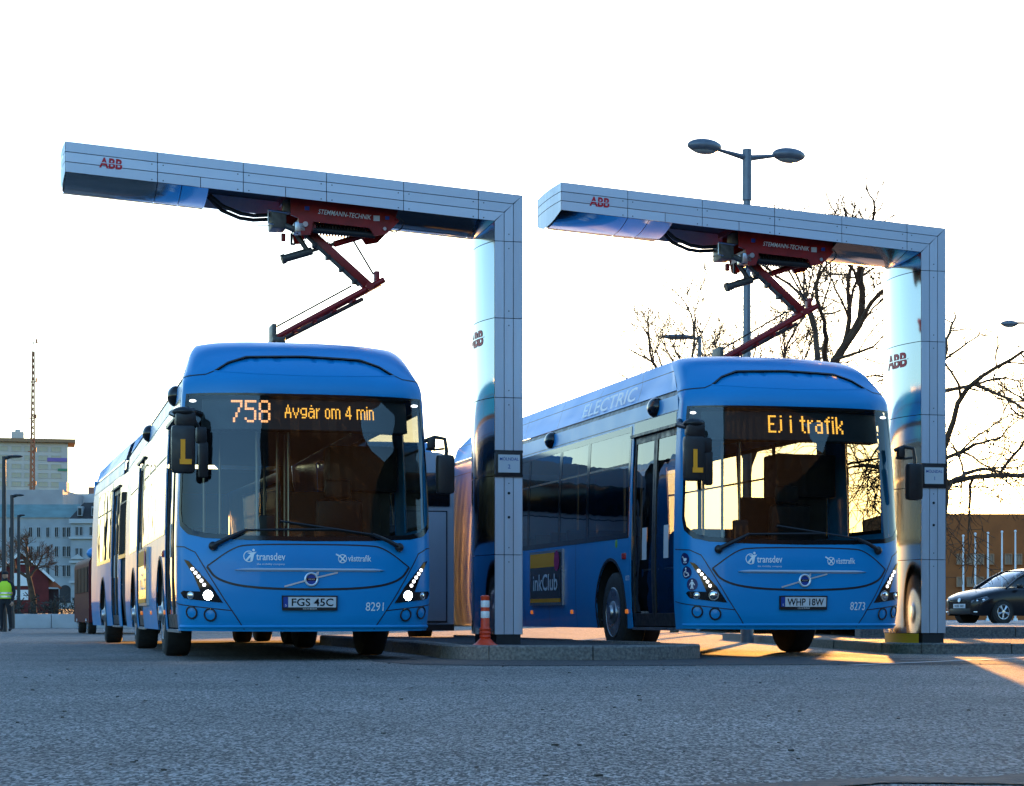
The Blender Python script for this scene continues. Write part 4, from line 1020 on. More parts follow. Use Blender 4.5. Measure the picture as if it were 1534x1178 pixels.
# ------------------------------------------------------------------ buildings
WINDARK = mat("window_glass_far", (.012, .014, .018), .4, spec=.2)
def building(name, label, x0, x1, y, depth, z0, z1, wall, rows, wm=WINDARK, frame=None, roof=None, sill=None, cat="building"):
    o = empty(name, ((x0 + x1) / 2, y, z0)); tag(o, label, cat)
    w = x1 - x0; h = z1 - z0
    MB().box((0, depth / 2, h / 2), (w, depth, h)).build("wall", wall, o, False)
    protos = {}
    for (xa, xb, za, zb) in rows:
        k = (round(xb - xa, 3), round(zb - za, 3))
        c = ((xa + xb) / 2 - (x0 + x1) / 2, -.02, (za + zb) / 2 - z0)
        if k not in protos:
            f = MB(); a, b = k[0] / 2, k[1] / 2; t = min(.12 * k[0], .16)
            f.box((0, -.05, b), (k[0], .16, t)).box((0, -.05, -b), (k[0] * 1.1, .22, t)).box((-a, -.05, 0), (t, .14, k[1])).box((a, -.05, 0), (t, .14, k[1])).box((0, -.03, 0), (t * .6, .06, k[1]))
            wi = f.build("window", frame or wall, o, False); wi.location = c
            pn = MB().box((0, 0, 0), (k[0] - t * .5, .04, k[1] - t * .5)).build("pane", wm, wi, False)
            protos[k] = wi
        else:
            wi = protos[k].copy(); C.objects.link(wi); wi.parent = o; wi.location = c
            pn = protos[k].children[0].copy(); C.objects.link(pn); pn.parent = wi
    return o
# office block on the hill with rows of windows, and its lattice mast
Yb = 700; s_ = 3070 / Yb
p0, p1 = at(-60, 662, Yb), at(100, 735, Yb)
ow = mat("office_concrete", (.52, .47, .42), .85, var=.1, vscale=.2)
rows = []
for r in range(6):
    for c_ in range(7):
        xa = at(-42 + c_ * 19.5 + (1 if c_ % 2 else 0), 0, Yb).x; xb = at(-42 + c_ * 19.5 + 15, 0, Yb).x
        zc = at(0, 672 + r * 13.2, Yb).z; rows.append((xa, xb, zc - .9, zc + .75))
off = building("office_block", "pale concrete office block with window rows on the far hill", p0.x, p1.x, Yb, 18, 0.2, p0.z, ow, rows, mat("office_glass", (.40, .36, .26), .3), mat("office_frame", (.42, .39, .36), .7))
cx_ = (p0.x + p1.x) / 2; off.rotation_euler = (0, 0, R(13.0))
MB().box((1, 8, p0.z + .3), (p1.x - p0.x + 3, 20, 1.2)).build("roof", mat("office_roof", (.30, .17, .09), .8), off, False)
MB().box((at(26, 0, Yb).x - cx_, 8, p0.z + 2.2), (4.2, 6, 3)).box((at(26, 0, Yb).x - cx_, 8, p0.z + 4.0), (1.8, 2, 1.4)).build("plant_room", ow, off, False)
def sgn(px, py, s, m, nm, h):
    tb = MB(); P = at(px, py, Yb); text_on(tb, s, lambda u, z: (u, -.4, z), P.x - cx_, P.z - .2, h, 'LEFT', 0, .03); tb.build(nm, m, off, False)
MB().box((at(84, 0, Yb).x - cx_, -.2, at(0, 688, Yb).z - .2), (6.6, .2, 1.3)).build("sign_band", mat("sign_violet", (.16, .10, .34), .5), off, False)
MB().box((at(92, 0, Yb).x - cx_, -.2, at(0, 703, Yb).z - .2), (3.2, .2, .8)).build("sign_band", mat("sign_green", (.03, .2, .10), .5), off, False)
Ym = 640; B = at(46, 740, Ym); T = at(52, 510, Ym)
ms = empty("lattice_mast", (B.x, Ym, 0)); tag(ms, "tall rust-red lattice radio mast in front of the office block", "radio mast")
mm_ = mat("mast_red", (.33, .13, .06), .7); H_ = T.z; lt = MB(); dx = (T.x - B.x)
for a in range(3):
    q = Vector((math.cos(a * 2.094 + .4), math.sin(a * 2.094 + .4), 0)); MB().cyl(q * 1.1, q * .35 + Vector((dx * .6, 0, H_ * .96)), .34, .22, 5).build("leg", mm_, ms)
nl = 44
for i in range(nl):
    z0, z1 = H_ * .96 * i / nl, H_ * .96 * (i + 1) / nl
    for a in range(3):
        k0, k1 = 1.1 - .75 * i / nl, 1.1 - .75 * (i + 1) / nl
        q0 = Vector((math.cos(a * 2.094 + .4), math.sin(a * 2.094 + .4), 0)) * k0 + Vector((dx * .6 * z0 / H_, 0, z0)); q1 = Vector((math.cos((a + 1) * 2.094 + .4), math.sin((a + 1) * 2.094 + .4), 0)) * k1 + Vector((dx * .6 * z1 / H_, 0, z1))
        lt.cyl(q0, q1, .14, n=4)
tag(lt.build("lattice", mm_, ms, False), None, kind="stuff")
an = MB(); an.cyl((dx * .6, 0, H_ * .95), (dx * .62, 0, H_ + .5), .12, n=5)
an.build("antenna", mm_, ms)
for f in (.99, .85, .72, .60, .48): MB().box((dx * .6 * f, 0, H_ * f), (2.6 if f < .9 else 3.4, .3, .35)).box((dx * .6 * f + 1.1, 0, H_ * f + .7), (.5, .4, 1.1)).build("antenna_bracket", mm_, ms, False)
# grey flat-roofed block and low penthouse in front of the hill
Yg = 420; q0, q1 = at(-30, 734, Yg), at(94, 760, Yg)
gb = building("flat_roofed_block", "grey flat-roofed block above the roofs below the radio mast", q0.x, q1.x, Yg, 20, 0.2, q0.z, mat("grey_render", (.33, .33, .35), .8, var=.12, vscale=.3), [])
MB().box((at(90, 0, Yg).x - (q0.x + q1.x) / 2, 4, q0.z + .6), (1.6, 3, 2)).build("chimney", MATS["grey_render"], gb, False)
q2, q3 = at(94, 740, Yg + 20), at(170, 760, Yg + 20)
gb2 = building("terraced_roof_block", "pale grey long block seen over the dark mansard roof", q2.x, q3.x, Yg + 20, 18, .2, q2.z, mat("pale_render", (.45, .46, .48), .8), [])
MB().box((at(137, 0, Yg + 20).x - (q2.x + q3.x) / 2, 4, q2.z + .5), (2.4, 3, 1.8)).build("chimney", mat("red_brick_far", (.28, .12, .08), .8), gb2, False)
# white ornate apartment house
Yw = 320; W = lambda px, py: at(px, py, Yw)
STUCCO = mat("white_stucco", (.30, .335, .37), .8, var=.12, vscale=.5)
rows = []
for py, hh in ((796, 13), (829, 15), (858, 16), (888, 15)):
    for px in (113, 119.5, 134, 142.5, 151): 
        a, b_ = W(px, py + hh / 2), W(px + 4.6, py - hh / 2); rows.append((a.x, b_.x, a.z, b_.z))
x0, x1 = W(106, 0).x, W(200, 0).x
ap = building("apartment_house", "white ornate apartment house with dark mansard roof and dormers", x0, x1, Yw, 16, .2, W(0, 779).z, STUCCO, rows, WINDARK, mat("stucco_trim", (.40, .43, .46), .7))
mid = (x0 + x1) / 2; MANS = mat("mansard_slate", (.035, .03, .03), .7, var=.3, vscale=.6)
ms_ = MB(); zt, zb_ = W(0, 752).z - .2, W(0, 779).z - .2
ms_.add([(x0 - mid - .3, -.3, zb_), (x1 - mid, -.3, zb_), (x1 - mid, 2.2, zt), (x0 - mid + 1.6, 2.2, zt), (x0 - mid - .3, 16, zb_), (x0 - mid + 1.6, 14, zt), (x1 - mid, 16, zb_), (x1 - mid, 14, zt)], [(0, 1, 2, 3), (4, 0, 3, 5), (3, 2, 7, 5)]); rf = ms_.build("roof", MANS, ap, False)
for px in (120, 141, 151):
    a = W(px, 766); MB().box((a.x - mid, .6, a.z - .2), (.75, 1.6, 1.5)).build("dormer", STUCCO, rf, False); MB().box((a.x - mid, -.22, a.z - .3), (.5, .06, 1.1)).build("dormer_window", WINDARK, rf, False)
MB().box((W(148, 0).x - mid, 5, zt + .4), (1.4, 1.6, 1.6)).build("chimney", MANS, rf, False)
for py in (781, 806, 842, 872): a = W(0, py); MB().box((0, -.2, a.z - .2), (x1 - x0 + .4, .5, .35 if py != 781 else .7)).build("cornice", MATS["stucco_trim"], ap, False)
a = W(117, 838); MB().prism([(-1.1, 0), (1.1, 0), (0, .8)], lambda u, v: Vector((a.x - mid + u, -.45, a.z - .2 + v)), lambda u, v: Vector((a.x - mid + u, .0, a.z - .2 + v))).build("pediment", MATS["stucco_trim"], ap, False)
rows = []
for py, hh in ((797, 15), (826, 16), (855, 17)):
    for px in (-8, 10, 22, 40, 52, 66, 79, 90.5, 97): 
        a, b_ = W(px, py + hh / 2), W(px + 5.4, py - hh / 2); rows.append((a.x, b_.x, a.z, b_.z))
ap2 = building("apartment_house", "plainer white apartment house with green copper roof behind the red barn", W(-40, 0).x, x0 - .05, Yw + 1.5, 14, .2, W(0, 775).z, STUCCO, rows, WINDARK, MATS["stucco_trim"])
md2 = (W(-40, 0).x + x0) / 2; COPPER = mat("copper_roof", (.12, .20, .19), .7, var=.2, vscale=.5)
MB().add([(W(-40, 0).x - md2, -.3, W(0, 775).z - .2), (x0 - md2, -.3, W(0, 775).z - .2), (x0 - md2, 6, W(0, 752).z - .2), (W(-40, 0).x - md2, 6, W(0, 752).z - .2)], [(0, 1, 2, 3)]).build("roof", COPPER, ap2, False)
a = W(95, 888); arc = [(-.9, -1.6), (.9, -1.6)] + [(.9 * math.cos(t), .3 + .9 * math.sin(t)) for t in [math.pi * k / 10 for k in range(11)]]
MB().prism(arc, lambda u, v: Vector((a.x - md2 + u, -.12, a.z - .2 + v)), lambda u, v: Vector((a.x - md2 + u, .1, a.z - .2 + v))).build("archway", mat("archway_dark", (.04, .04, .045), .9), ap2, False)
# red barn
Yr = 190; Wb = lambda px, py: at(px, py, Yr)
bx0, bx1 = Wb(-8, 0).x, Wb(72, 0).x; bc = (bx0 + bx1) / 2; bn = empty("red_barn", (bc, Yr, .1)); bn.rotation_euler = (0, 0, R(13.6)); tag(bn, "dark red wooden barn with white-edged gable and white doors", "barn")
FALU = mat("falu_red", (.115, .014, .014), .85, var=.25, vscale=1.2)
ez, az_ = Wb(0, 866).z - .1, Wb(0, 829).z - .1; hw_ = (bx1 - bx0) / 2
gab = [(-hw_, 0), (hw_, 0), (hw_, ez), (0, az_), (-hw_, ez)]
MB().prism(gab, lambda u, v: Vector((u, 0, v)), lambda u, v: Vector((u, 12, v))).build("wall", FALU, bn, False)
TRIM = mat("white_trim", (.75, .75, .76), .6)
for s in (-1, 1):
    MB().add([(0, -.3, az_ + .15), (s * (hw_ + .5), -.3, ez - .28), (s * (hw_ + .5), 12, ez - .28), (0, 12, az_ + .15)], [(0, 1, 2, 3)]).build("roof", mat("barn_roof", (.05, .035, .03), .8), bn, False)
    d = Vector((hw_ + .5, 0, ez - .43 - az_)); MB().box((s * (hw_ + .5) / 2, -.33, (az_ + ez - .15) / 2), (d.length, .08, .22), 0, 0, Matrix.Rotation(s * math.atan2(az_ - ez + .43, hw_ + .5), 4, 'Y')).build("barge_board", TRIM, bn, False)
ex_ = MB(); rx = Wb(92, 0).x - bc
MB().add([(hw_ - .1, .4, ez + .25), (rx, .4, ez - .9), (rx, 11, ez - .9), (hw_ - .1, 11, ez + .25), (hw_ - .1, .4, ez - .85)], [(0, 1, 2, 3), (0, 4, 1)]).build("lean_to_roof", mat("lean_to_tile", (.24, .075, .035), .8), bn, False)
MB().box(((hw_ + rx - .3) / 2, 5.5, (ez - 1) / 2), (rx - .3 - hw_, 9, ez - 1)).build("lean_to_wall", mat("dark_boards", (.03, .012, .014), .8), bn, False)
for px0, px1, py0, py1 in ((21, 42, 859, 878), (21, 42, 884, 899)):
    a, c_ = Wb(px0, py1), Wb(px1, py0); MB().box(((a.x + c_.x) / 2 - bc, -.05, (a.z + c_.z) / 2 - .1), (c_.x - a.x, .1, c_.z - a.z)).build("door_panel", TRIM, bn, False)
a = Wb(33, 845); MB().tube([Vector((a.x - bc + .33 * math.cos(t), -.08, a.z - .1 + .33 * math.sin(t))) for t in [math.pi * k / 10 for k in range(11)]], .07, 6).box((a.x - bc, -.08, a.z - .1), (.8, .08, .1)).build("fanlight", TRIM, bn)
# low wall, hedge and rising ground at the left
sheet("lawn", [(-90, 96), (-2, 96), (-2, 130), (-90, 130)], .10, GRASS)
obj("rising_ground", [(-120, 100, .05), (10, 100, .05), (10, 300, 1.7), (-150, 300, 1.7), (-400, 900, 4), (60, 900, 4)], [(0, 1, 2, 3), (3, 2, 5, 4)], GRASS, None, False)["kind"] = "structure"
lw = empty("low_wall", (-14, 80, 0)); tag(lw, "low pale concrete wall running before the hedge", "wall")
CONC = mat("pale_concrete", (.40, .41, .43), .85, var=.15, vscale=1.4)
for k in range(9): MB().box((-8.0 + k * 1.62, 0, .28), (1.60, .3, .56), 0, .02).build("slab", CONC, lw)
def leafmass(name, label, x0, x1, y, z1, seed, m, cat="hedge"):
    rnd = random.Random(seed); o = empty(name, ((x0 + x1) / 2, y, 0)); tag(o, label, cat); tw = MB(); lf = MB(); c = (x0 + x1) / 2
    for i in range(int((x1 - x0) * 26)):
        x = rnd.uniform(x0, x1) - c; p = Vector((x, rnd.uniform(-.6, .6), 0)); q = p + Vector((rnd.uniform(-.3, .3), rnd.uniform(-.2, .2), z1 * rnd.uniform(.6, 1.05))); tw.cyl(p, q, .018, .008, 3, False)
        for k in range(9):
            t = rnd.uniform(.15, 1); e = p.lerp(q, t); f = e + Vector((rnd.uniform(-.22, .22), rnd.uniform(-.2, .2), rnd.uniform(0, .22))); w = Vector((rnd.uniform(-.05, .05), rnd.uniform(-.05, .05), .03))
            lf.add([e, f, f + w, e + w], [(0, 1, 2, 3)])
    tw.build("stems", BARK, o, False); tag(lf.build("foliage", m, o, False), None, kind="stuff"); return o
HEDGE = mat("hedge_twigs", (.055, .052, .045), .95, var=.3, vscale=2)
leafmass("hedge", "straggly grey-brown hedge behind the low pale wall", -24, -14.6, 84, 1.25, 2, HEDGE)
# brick block at the right, sun-haze glow put into its colour, with white flagpoles
Yo = 118; O = lambda px, py: at(px, py, Yo)
BRK = mat("haze_tinted_brick", (.30, .085, .018), .85, var=.16, vscale=.8, bump=.3, bscale=5)
rows = []
for py, hh in ((838, 15), (872, 14)):
    for px in (1433, 1448, 1463, 1478, 1505, 1520, 1540): 
        a, c_ = O(px, py + hh / 2), O(px + 10, py - hh / 2); rows.append((a.x, c_.x, a.z, c_.z))
building("brick_building", "low orange-brown brick building behind the row of white poles", O(1380, 0).x, O(1640, 0).x, Yo, 14, .25, O(0, 770).z, BRK, rows, mat("brick_glass", (.30, .20, .14), .3), mat("brick_frame", (.36, .20, .11), .8))
building("brick_annex", "taller brick block rising over the low brick building beside the post", O(1380, 0).x * 1.02, O(1456, 0).x * 1.02, Yo + 14.5, 8, .25, O(0, 752).z, BRK, [])
for px, tp in ((1443, 803), (1461, 800), (1480, 799), (1501, 797), (1521, 796)):
    P = at(px, tp, 92); f = empty("flagpole", (P.x, 92, .265)); tag(f, "slim white pole in the row before the brick building", "pole", "row of white poles before the brick building")
    MB().cyl((0, 0, 0), (0, 0, P.z - .265), .05, .035, 8).ball((0, 0, P.z - .265), .06, 8).build("shaft", TRIM, f); MB().cyl((0, 0, 0), (0, 0, .12), .11, .09, 10).build("base", STEEL, f)

# ------------------------------------------------------------------ parked hatchback behind the forecourt edge
CARP = mat("car_black_paint", (.006, .004, .006), .3, 0, .25, spec=.3)
CGLASS = glass("car_glass", (.6, .62, .6), 1.5, 1.4)
def loft(rings, closed=False):
    m = MB(); n = len(rings[0]); m.v = [Vector(p) for r in rings for p in r]
    m.f = [(i * n + k, i * n + (k + 1), (i + 1) * n + (k + 1), (i + 1) * n + k) for i in range(len(rings) - 1) for k in range(n - 1)]
    m.f += [tuple(range(n)), tuple(range((len(rings) - 1) * n, len(rings) * n))]
    return m
def make_car(name, loc, rz, label, paint, grp=None, detail=True):
    c = empty(name, loc, rz); tag(c, label, "car", grp)
    B_ = [(0.0, .50, .24, .40, .60, .64), (-.05, .66, .21, .42, .64, .69), (-.18, .78, .20, .45, .70, .76), (-.5, .835, .20, .48, .80, .87), (-.9, .845, .20, .5, .87, .945), (-1.2, .845, .2, .5, .90, .98), (-2.0, .845, .2, .5, .93, .99), (-3.2, .84, .2, .5, .96, 1.0), (-3.75, .81, .22, .5, .95, .99), (-3.97, .68, .28, .5, .88, .93)]
    rings = []
    for x, w, zb, zm, zt, zc in B_:
        h = [(w * .9, zb), (w, zm), (w * .995, (zm + zt) / 2), (w * .97, zt - .03), (w * .88, zt + (zc - zt) * .55), (w * .45, zc), (0, zc + .008)]
        rings.append([(x, y, z) for y, z in h] + [(x, -y, z) for y, z in reversed(h[:-1])])
    loft(rings).build("body", paint, c, True, 50)
    K = [(-1.0, .70, .93, .70, .94), (-1.45, .74, .95, .62, 1.22), (-1.85, .76, .96, .575, 1.40), (-2.2, .77, .97, .56, 1.455), (-2.9, .765, .98, .55, 1.46), (-3.4, .74, .98, .54, 1.40), (-3.72, .72, .98, .56, 1.18), (-3.88, .70, .97, .66, .99)]
    gr = [[(x, w0, z0), (x, (w0 + w1) / 2 + .02, (z0 + z1) / 2), (x, w1, z1), (x, w1 * .5, z1 + .03), (x, 0, z1 + .04), (x, -w1 * .5, z1 + .03), (x, -w1, z1), (x, -(w0 + w1) / 2 - .02, (z0 + z1) / 2), (x, -w0, z0)] for x, w0, z0, w1, z1 in K]
    gl = MB(); n = 9; gl.v = [Vector(p) for r in gr for p in r]; gl.f = [(i * n + k, i * n + k + 1, (i + 1) * n + k + 1, (i + 1) * n + k) for i in range(len(gr) - 1) for k in range(n - 1)]
    g_ = gl.build("glazing", CGLASS, c, True, 60)
    rf = MB(); rr = gr[2:6]; rf.v = [Vector(p) + Vector((0, 0, .012)) for r in rr for p in r[1:8] if True]
    rf.v = []; 
    for r in rr: rf.v += [Vector(p) + Vector((0, 0, .012)) for p in r[2:7]]
    rf.f = [(i * 5 + k, i * 5 + k + 1, i * 5 + 6 + k, i * 5 + 5 + k) for i in range(3) for k in range(4)]; rf.build("roof", paint, c, True, 60)
    for s in (-1, 1):
        MB().tube([(x, s * (w1 + .01), z1) for x, w0, z0, w1, z1 in K], .028, 6).build("pillar", paint, c)
        for x, w0, z0, w1, z1 in (K[4],): MB().tube([(x, s * (w0 + .012), z0), (x - .05, s * (w1 + .02), z1)], .035, 6).build("pillar", paint, c)
        MB().box((-1.32, s * .90, 1.0), (.12, .17, .11), 0, .03).build("door_mirror", paint, c)
        hl = MB(); hl.add([(-.03, s * .50, .60), (-.02, s * .48, .54), (-.20, s * .775, .555), (-.36, s * .825, .655), (-.30, s * .80, .72), (-.14, s * .68, .665)], [(0, 1, 2, 3, 4, 5)])
        hl.v = [v + Vector((.03, s * .018, .012)) for v in hl.v]; h_ = hl.build("headlamp", mat("car_lamp_glass", (.25, .28, .33), .08, .3), c, False)
        for q in ((-.10, s * .64, .60), (-.21, s * .76, .625)): MB().ball(q, .045, 8).build("lamp_bulb", REFL, h_)
        MB().box((-.06, s * .58, .30), (.06, .16, .04), 0, .012).build("fog_lamp", REFL, c)
        for x in (-.80, -3.27):
            MB().cyl((x, s * .60, .30), (x, s * .846, .30), .345, n=28).build("wheel_arch", CHASSIS, c)
            o = wheel(c, x, s * .76, 1, .305, .19); o.matrix_basis = Matrix.Identity(4)
            for ch in list(o.children): bpy.data.objects.remove(ch)
            bpy.data.objects.remove(o)
            M = Matrix.Translation((x, s * .765, .305)) @ Matrix.Rotation(R(-90) * s, 4, 'X')
            t = MB().lathe([(.2, -.09), (.285, -.09), (.303, -.06), (.305, .06), (.285, .09), (.2, .09), (.19, .05)], 28, M).build("wheel", RUBBER, c)
            rm = MB().lathe([(.205, .088), (.20, .098), (.185, .095), (.18, .06)], 28, M, False)
            for k in range(5):
                for d in (-.11, .11):
                    a = 2 * math.pi * k / 5 + .3; rm.cyl(M @ Vector((.04 * math.cos(a), .04 * math.sin(a), .09)), M @ Vector((.19 * math.cos(a + d), .19 * math.sin(a + d), .085)), .018, .02, 6)
            rm.lathe([(.055, .07), (.055, .098), (.001, .102)], 16, M); rm.build("rim", mat("alloy", (.62, .62, .64), .25, .9), t)
    MB().box((-.012, 0, .585), (.03, .86, .055), 0, .01).build("grille", GLOSSBLK, c)
    MB().box((-.02, 0, .33), (.05, .90, .14), 0, .02).build("lower_grille", BLACK, c)
    MB().lathe([(.058, 0), (.06, .008), (.05, .012), (.001, .010)], 20, Matrix.Translation((.012, 0, .625)) @ Matrix.Rotation(R(75), 4, 'Y')).build("badge", CHROME, c)
    pl = MB().box((.012, 0, .465), (.02, .52, .115), 0, .004).build("number_plate", PLATEW, c)
    tb = MB(); text_on(tb, "KBS 581", lambda u, z: (.024, u, z), 0, .435, .065, 'CENTER', .001, .01, width=.4); tb.build("plate_lettering", GLOSSBLK, pl, False)
    it = MB(); it.box((-2.2, 0, .80), (2.2, 1.3, .1)); 
    for s in (-.36, .36): it.box((-2.35, s, 1.0), (.16, .46, .55), 0, .05); it.box((-2.4, s, 1.3), (.1, .26, .18), 0, .04)
    it.build("interior", DKGREY, c)
    return c
make_car("parked_car", (12.2, 55.84, .27), R(205), "black hatchback parked behind the stone kerb at the right post", CARP)
q = at(121, 912, 300); make_car("parked_car", (q.x, 300, 1.66), R(200), "small silver car parked before the white apartment house", mat("car_silver", (.4, .42, .45), .3, .7))

# ------------------------------------------------------------------ person in a hi-vis vest
def skin(name, joints, edges, m, parent, sub=2):
    me = bpy.data.meshes.new(name); me.from_pydata([j[0] for j in joints], edges, []); me.update(); me.materials.append(m)
    o = bpy.data.objects.new(name, me); C.objects.link(o); o.parent = parent
    md = o.modifiers.new("skin", 'SKIN'); md.use_smooth_shade = True
    if not me.skin_vertices: me.skin_vertices.new() if hasattr(me.skin_vertices, "new") else None
    for i, j in enumerate(joints):
        r = j[1]; me.skin_vertices[0].data[i].radius = r if isinstance(r, tuple) else (r, r)
    me.skin_vertices[0].data[0].use_root = True
    sd = o.modifiers.new("sub", 'SUBSURF'); sd.levels = sub; sd.render_levels = sub
    return o
pe = empty("person", (-14.88, 60.2, 0), R(-12)); tag(pe, "person in dark clothes and a yellow hi-vis vest by the lamp post", "person")
CLOTH = mat("dark_cloth", (.012, .013, .018), .9, var=.2, vscale=12); SKINM = mat("skin_tone", (.42, .24, .17), .55)
J = [((0, 0, .96), (.15, .11)), ((0, 0, 1.12), (.14, .10)), ((0, .01, 1.32), (.18, .115)), ((0, .01, 1.46), (.11, .085)), ((0, 0, 1.54), .055), ((0, -.015, 1.64), (.075, .09)), ((0, -.01, 1.73), (.07, .085)),
     ((-.20, .01, 1.42), .07), ((-.26, .02, 1.15), .055), ((-.24, -.06, .90), .042), ((.20, .01, 1.42), .07), ((.27, .02, 1.15), .055), ((.24, -.08, .91), .042),
     ((-.10, 0, .88), .10), ((-.12, -.01, .50), .07), ((-.12, .02, .10), .05), ((-.13, -.12, .04), (.05, .035)), ((.10, 0, .88), .10), ((.13, .03, .50), .07), ((.14, .06, .10), .05), ((.16, -.08, .04), (.05, .035))]
E_ = [(0, 1), (1, 2), (2, 3), (3, 4), (4, 5), (5, 6), (3, 7), (7, 8), (8, 9), (3, 10), (10, 11), (11, 12), (0, 13), (13, 14), (14, 15), (15, 16), (0, 17), (17, 18), (18, 19), (19, 20)]
skin("body", J, E_, CLOTH, pe)
MB().ball((0, -.012, 1.655), (.078, .098, .112), 12).ball((0, -.11, 1.645), (.014, .02, .025), 6).build("face", SKINM, pe)
MB().ball((0, 0, 1.72), (.088, .108, .07), 12).box((0, -.10, 1.70), (.14, .10, .015), 0, .005).build("cap", CLOTH, pe)
vz = MB(); n = 20
for z, rx, ry in ((.98, .205, .155), (1.12, .20, .15), (1.30, .225, .155), (1.42, .205, .135), (1.49, .12, .10)):
    vz.v += [Vector((rx * math.cos(2 * math.pi * k / n), ry * math.sin(2 * math.pi * k / n) + .005, z)) for k in range(n)]
vz.f = [(i * n + k, i * n + (k + 1) % n, (i + 1) * n + (k + 1) % n, (i + 1) * n + k) for i in range(4) for k in range(n)]
ve = vz.build("hi_vis_vest", mat("hi_vis", (.55, .80, .02), .6, emit=None), pe)
for z, rx, ry in ((1.04, .208, .158), (1.14, .206, .156)): MB().lathe([(1, -.025), (1, .025)], 20, Matrix.Translation((0, .005, z)) @ Matrix.Diagonal((rx, ry, 1, 1)), False).build("reflective_band", mat("band_silver", (.6, .6, .62), .3, .6), ve)
for s in (-1, 1):
    hd = Vector((s * .242, -.075, .84)); h_ = MB().ball(hd, (.028, .045, .05), 8)
    for k in range(4): h_.tube([hd + Vector((0, -.03 + k * .02, -.03)), hd + Vector((-s * .005, -.034 + k * .02, -.065)), hd + Vector((-s * .02, -.03 + k * .018, -.09 + abs(k - 1.5) * .008))], .0095, 6)
    h_.tube([hd + Vector((-s * .01, -.04, .0)), hd + Vector((-s * .02, -.065, -.03)), hd + Vector((-s * .025, -.065, -.055))], .0105, 6); h_.build("hand", SKINM, pe)

# ------------------------------------------------------------------ grey articulated bus standing behind, and a dark red minibus
gbx = empty("grey_bus", (-.905, 32.0, 0), R(14)); tag(gbx, "light grey articulated bus with ribbed bellows behind the left post", "bus")
GREYP = mat("bus_grey_paint", (.36, .38, .42), .4, 0, .2, var=.06, vscale=1.2)
def shell(name, x0, x1, y0, y1, z0, z1, m, r=.28, parent=gbx, shrink=1.0):
    P = [(x0, z0), (x1, z0)] + [(x1 - r + r * math.cos(t), z1 - r + r * math.sin(t)) for t in [math.pi / 2 * k / 6 for k in range(7)]] + [(x0 + r - r * math.sin(t), z1 - r + r * math.cos(t)) for t in [math.pi / 2 * k / 6 for k in range(7)]]
    o = MB().prism(P, lambda a, b: Vector((a, y0, b)), lambda a, b: Vector((a, y1, b))).build(name, m, parent, True, 50)
    bm = bmesh.new(); bm.from_mesh(o.data); bmesh.ops.recalc_face_normals(bm, faces=bm.faces); bm.to_mesh(o.data); bm.free(); return o
sb_ = shell("rear_body", -2.5, 0, 0, 7.0, .25, 3.0, GREYP)
MB().box((-1.25, -.012, 2.42), (2.36, .03, .52), 0, .01).build("rear_window", GLOSSBLK, gbx)
MB().box((-1.25, -.015, 1.22), (2.24, .03, 1.70), 0, .012).build("engine_cover", GREYP, gbx)
MB().box((-1.25, -.006, 1.22), (2.28, .02, 1.74)).build("cover_gap", BLACK, gbx)
MB().box((-1.25, .05, .27), (2.5, .12, .10)).build("bumper", BLACK, gbx)
for k in range(9): shell("bellows_rib", -2.3 + k * .035, .06 + k * .035, 1.2 + k * .16, 1.29 + k * .16, .3, 2.98 + (.04 if k % 2 else 0), mat("bellows_grey", (.20, .205, .22), .7, var=.2), .4)
shell("front_body", -1.9, .52, 2.8, 6.5, .28, 3.05, GREYP, .3)
MB().box((.51, 4.6, 1.9), (.05, 3.4, 1.1)).build("side_window", GLOSSBLK, gbx)
MB().box((-.9, 3.6, 3.12), (1.7, 4.6, .3), 0, .1).build("roof_pod", mat("roof_pale_blue", (.16, .36, .6), .4), gbx)
for y in (1.8, 5.6): wheel(gbx, -.18, y, 1, .47, .28); wheel(gbx, -2.3, y, -1, .47, .28)
mbx = empty("minibus", (at(150, 0, 52).x, 52, 0), R(16)); tag(mbx, "dark red minibus beyond the rear of the articulated bus", "minibus")
DRED = mat("minibus_red", (.07, .008, .012), .6, spec=.15)
shell("body", -.28, 1.65, 0, 5.2, .3, 2.0, DRED, .22, mbx)
MB().box((.7, -.012, 1.45), (1.7, .03, .7), 0, .01).build("windscreen", GLOSSBLK, mbx)
for k in range(4): MB().box((-.285, .75 + k * 1.15, 1.4), (.03, 1.0, .65)).build("side_window", mat("dim_glass", (.01, .01, .012), .6, spec=.1), mbx)
for x in (-.1, 1.45): MB().ball((x, -.01, .75), (.12, .03, .08), 8).build("headlamp", REFL, mbx); MB().box((x, -.02, .5), (.12, .03, .05)).build("indicator", ORANGELAMP, mbx)
MB().ball((-.12, .25, 2.06), (.2, .2, .15), 10).build("roof_beacon", mat("beacon_blue", (.03, .22, .55), .3), mbx)
for y in (.9, 4.2): wheel(mbx, -.14, y, -1, .34, .2); wheel(mbx, 1.5, y, 1, .34, .2)

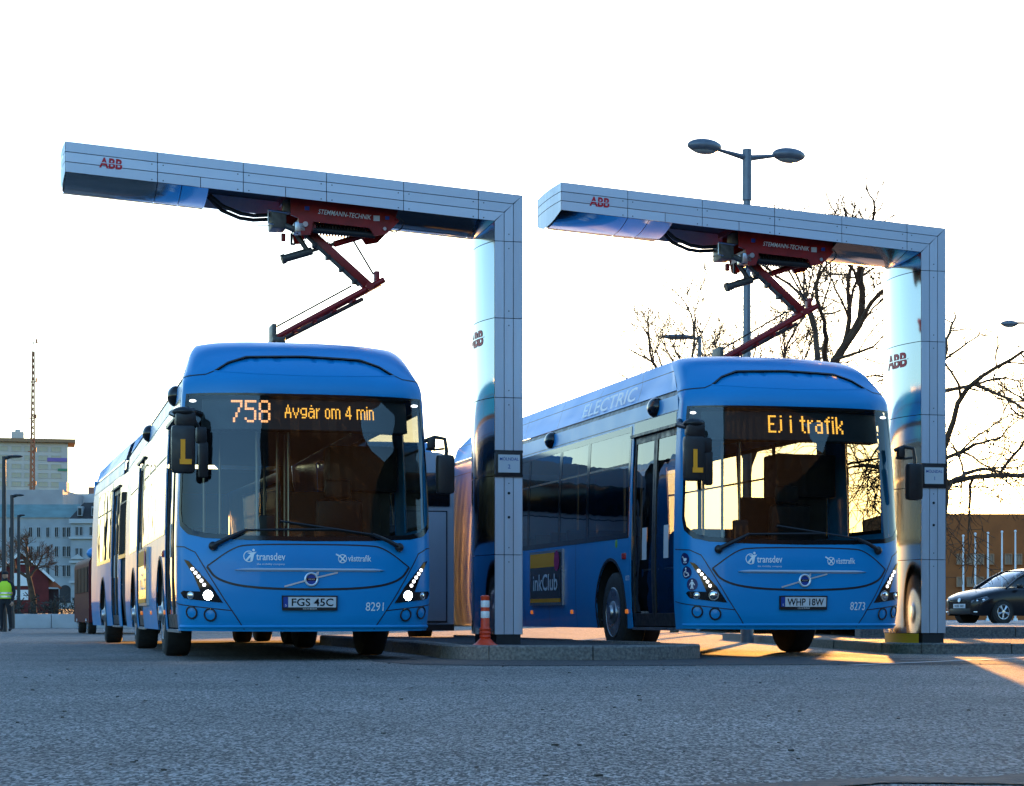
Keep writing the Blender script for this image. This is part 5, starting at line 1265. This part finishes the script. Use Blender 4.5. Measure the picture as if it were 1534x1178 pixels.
# ------------------------------------------------------------------ the street behind the photographer, seen mirrored in the windscreens
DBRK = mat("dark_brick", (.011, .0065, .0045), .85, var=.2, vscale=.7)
rows = [(10 + i * 3.4, 11.6 + i * 3.4, 2.2 + j * 3.5, 4.2 + j * 3.5) for i in range(20) for j in range(6)]
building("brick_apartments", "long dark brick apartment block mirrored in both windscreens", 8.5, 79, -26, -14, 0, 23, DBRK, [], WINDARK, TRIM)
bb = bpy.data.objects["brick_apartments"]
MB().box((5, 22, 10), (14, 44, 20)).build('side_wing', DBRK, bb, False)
proto = None
for xa, xb, za, zb in rows:
    if proto is None: proto = MB().box((0, .06, 0), (1.6, .16, 2.0)).build("window_frame", mat("dull_frame", (.07, .06, .05), .8), bb, False); o = proto; pn = MB().box((0, .10, 0), (1.35, .16, 1.75)).build("pane", WINDARK, proto, False)
    else:
        o = proto.copy(); C.objects.link(o); o.parent = bb; q_ = pn.copy(); C.objects.link(q_); q_.parent = o
    o.location = ((xa + xb) / 2 - 43.75, 0, (za + zb) / 2)
for x, y, h_, sd in ((3.0, -22, 13, 31), (6.2, -19, 12, 32), (-1.5, -25, 14, 33), (11.0, -14, 12, 36)):
    tree("poplar_tree", x, y, h_, sd, {31: "slender bare poplar mirrored in the windscreen showing 758", 32: "bare poplar close to the dark brick block", 33: "lone bare poplar farthest from the dark brick block", 36: "bare poplar in front of the dark brick block"}[sd], .45, .36, .16, 5, (0, 0), "bare poplars across the street", kk=.8)
sb2 = building("added_terrace", "unseen terrace added at the left to darken bus window reflections", -30, 30, 0, 14, 0, 6.5, mat("terrace_render", (.06, .05, .04), .85, var=.2, vscale=.5), [(-28 + i * 3.6, -26.2 + i * 3.6, 1.8 + j * 3.1, 3.6 + j * 3.1) for i in range(16) for j in range(1)], WINDARK, MATS['dull_frame'])
sb2.location = (-46, 66, 0); sb2.rotation_euler = (0, 0, R(50))  # added out of view to darken what the right bus's side windows mirror

# added hall hidden behind the buses, placed to shade the left yard
building("added_shade_hall", "added hall, unseen far behind the buses, shading the left yard", -26, 9.5, 132, 16, 0, 9.6, mat("hall_wall", (.09, .07, .06), .9, var=.2, vscale=.4), [(-24 + i * 3.0, -22.4 + i * 3.0, 4.5, 6.6) for i in range(11)], WINDARK, MATS["dull_frame"])
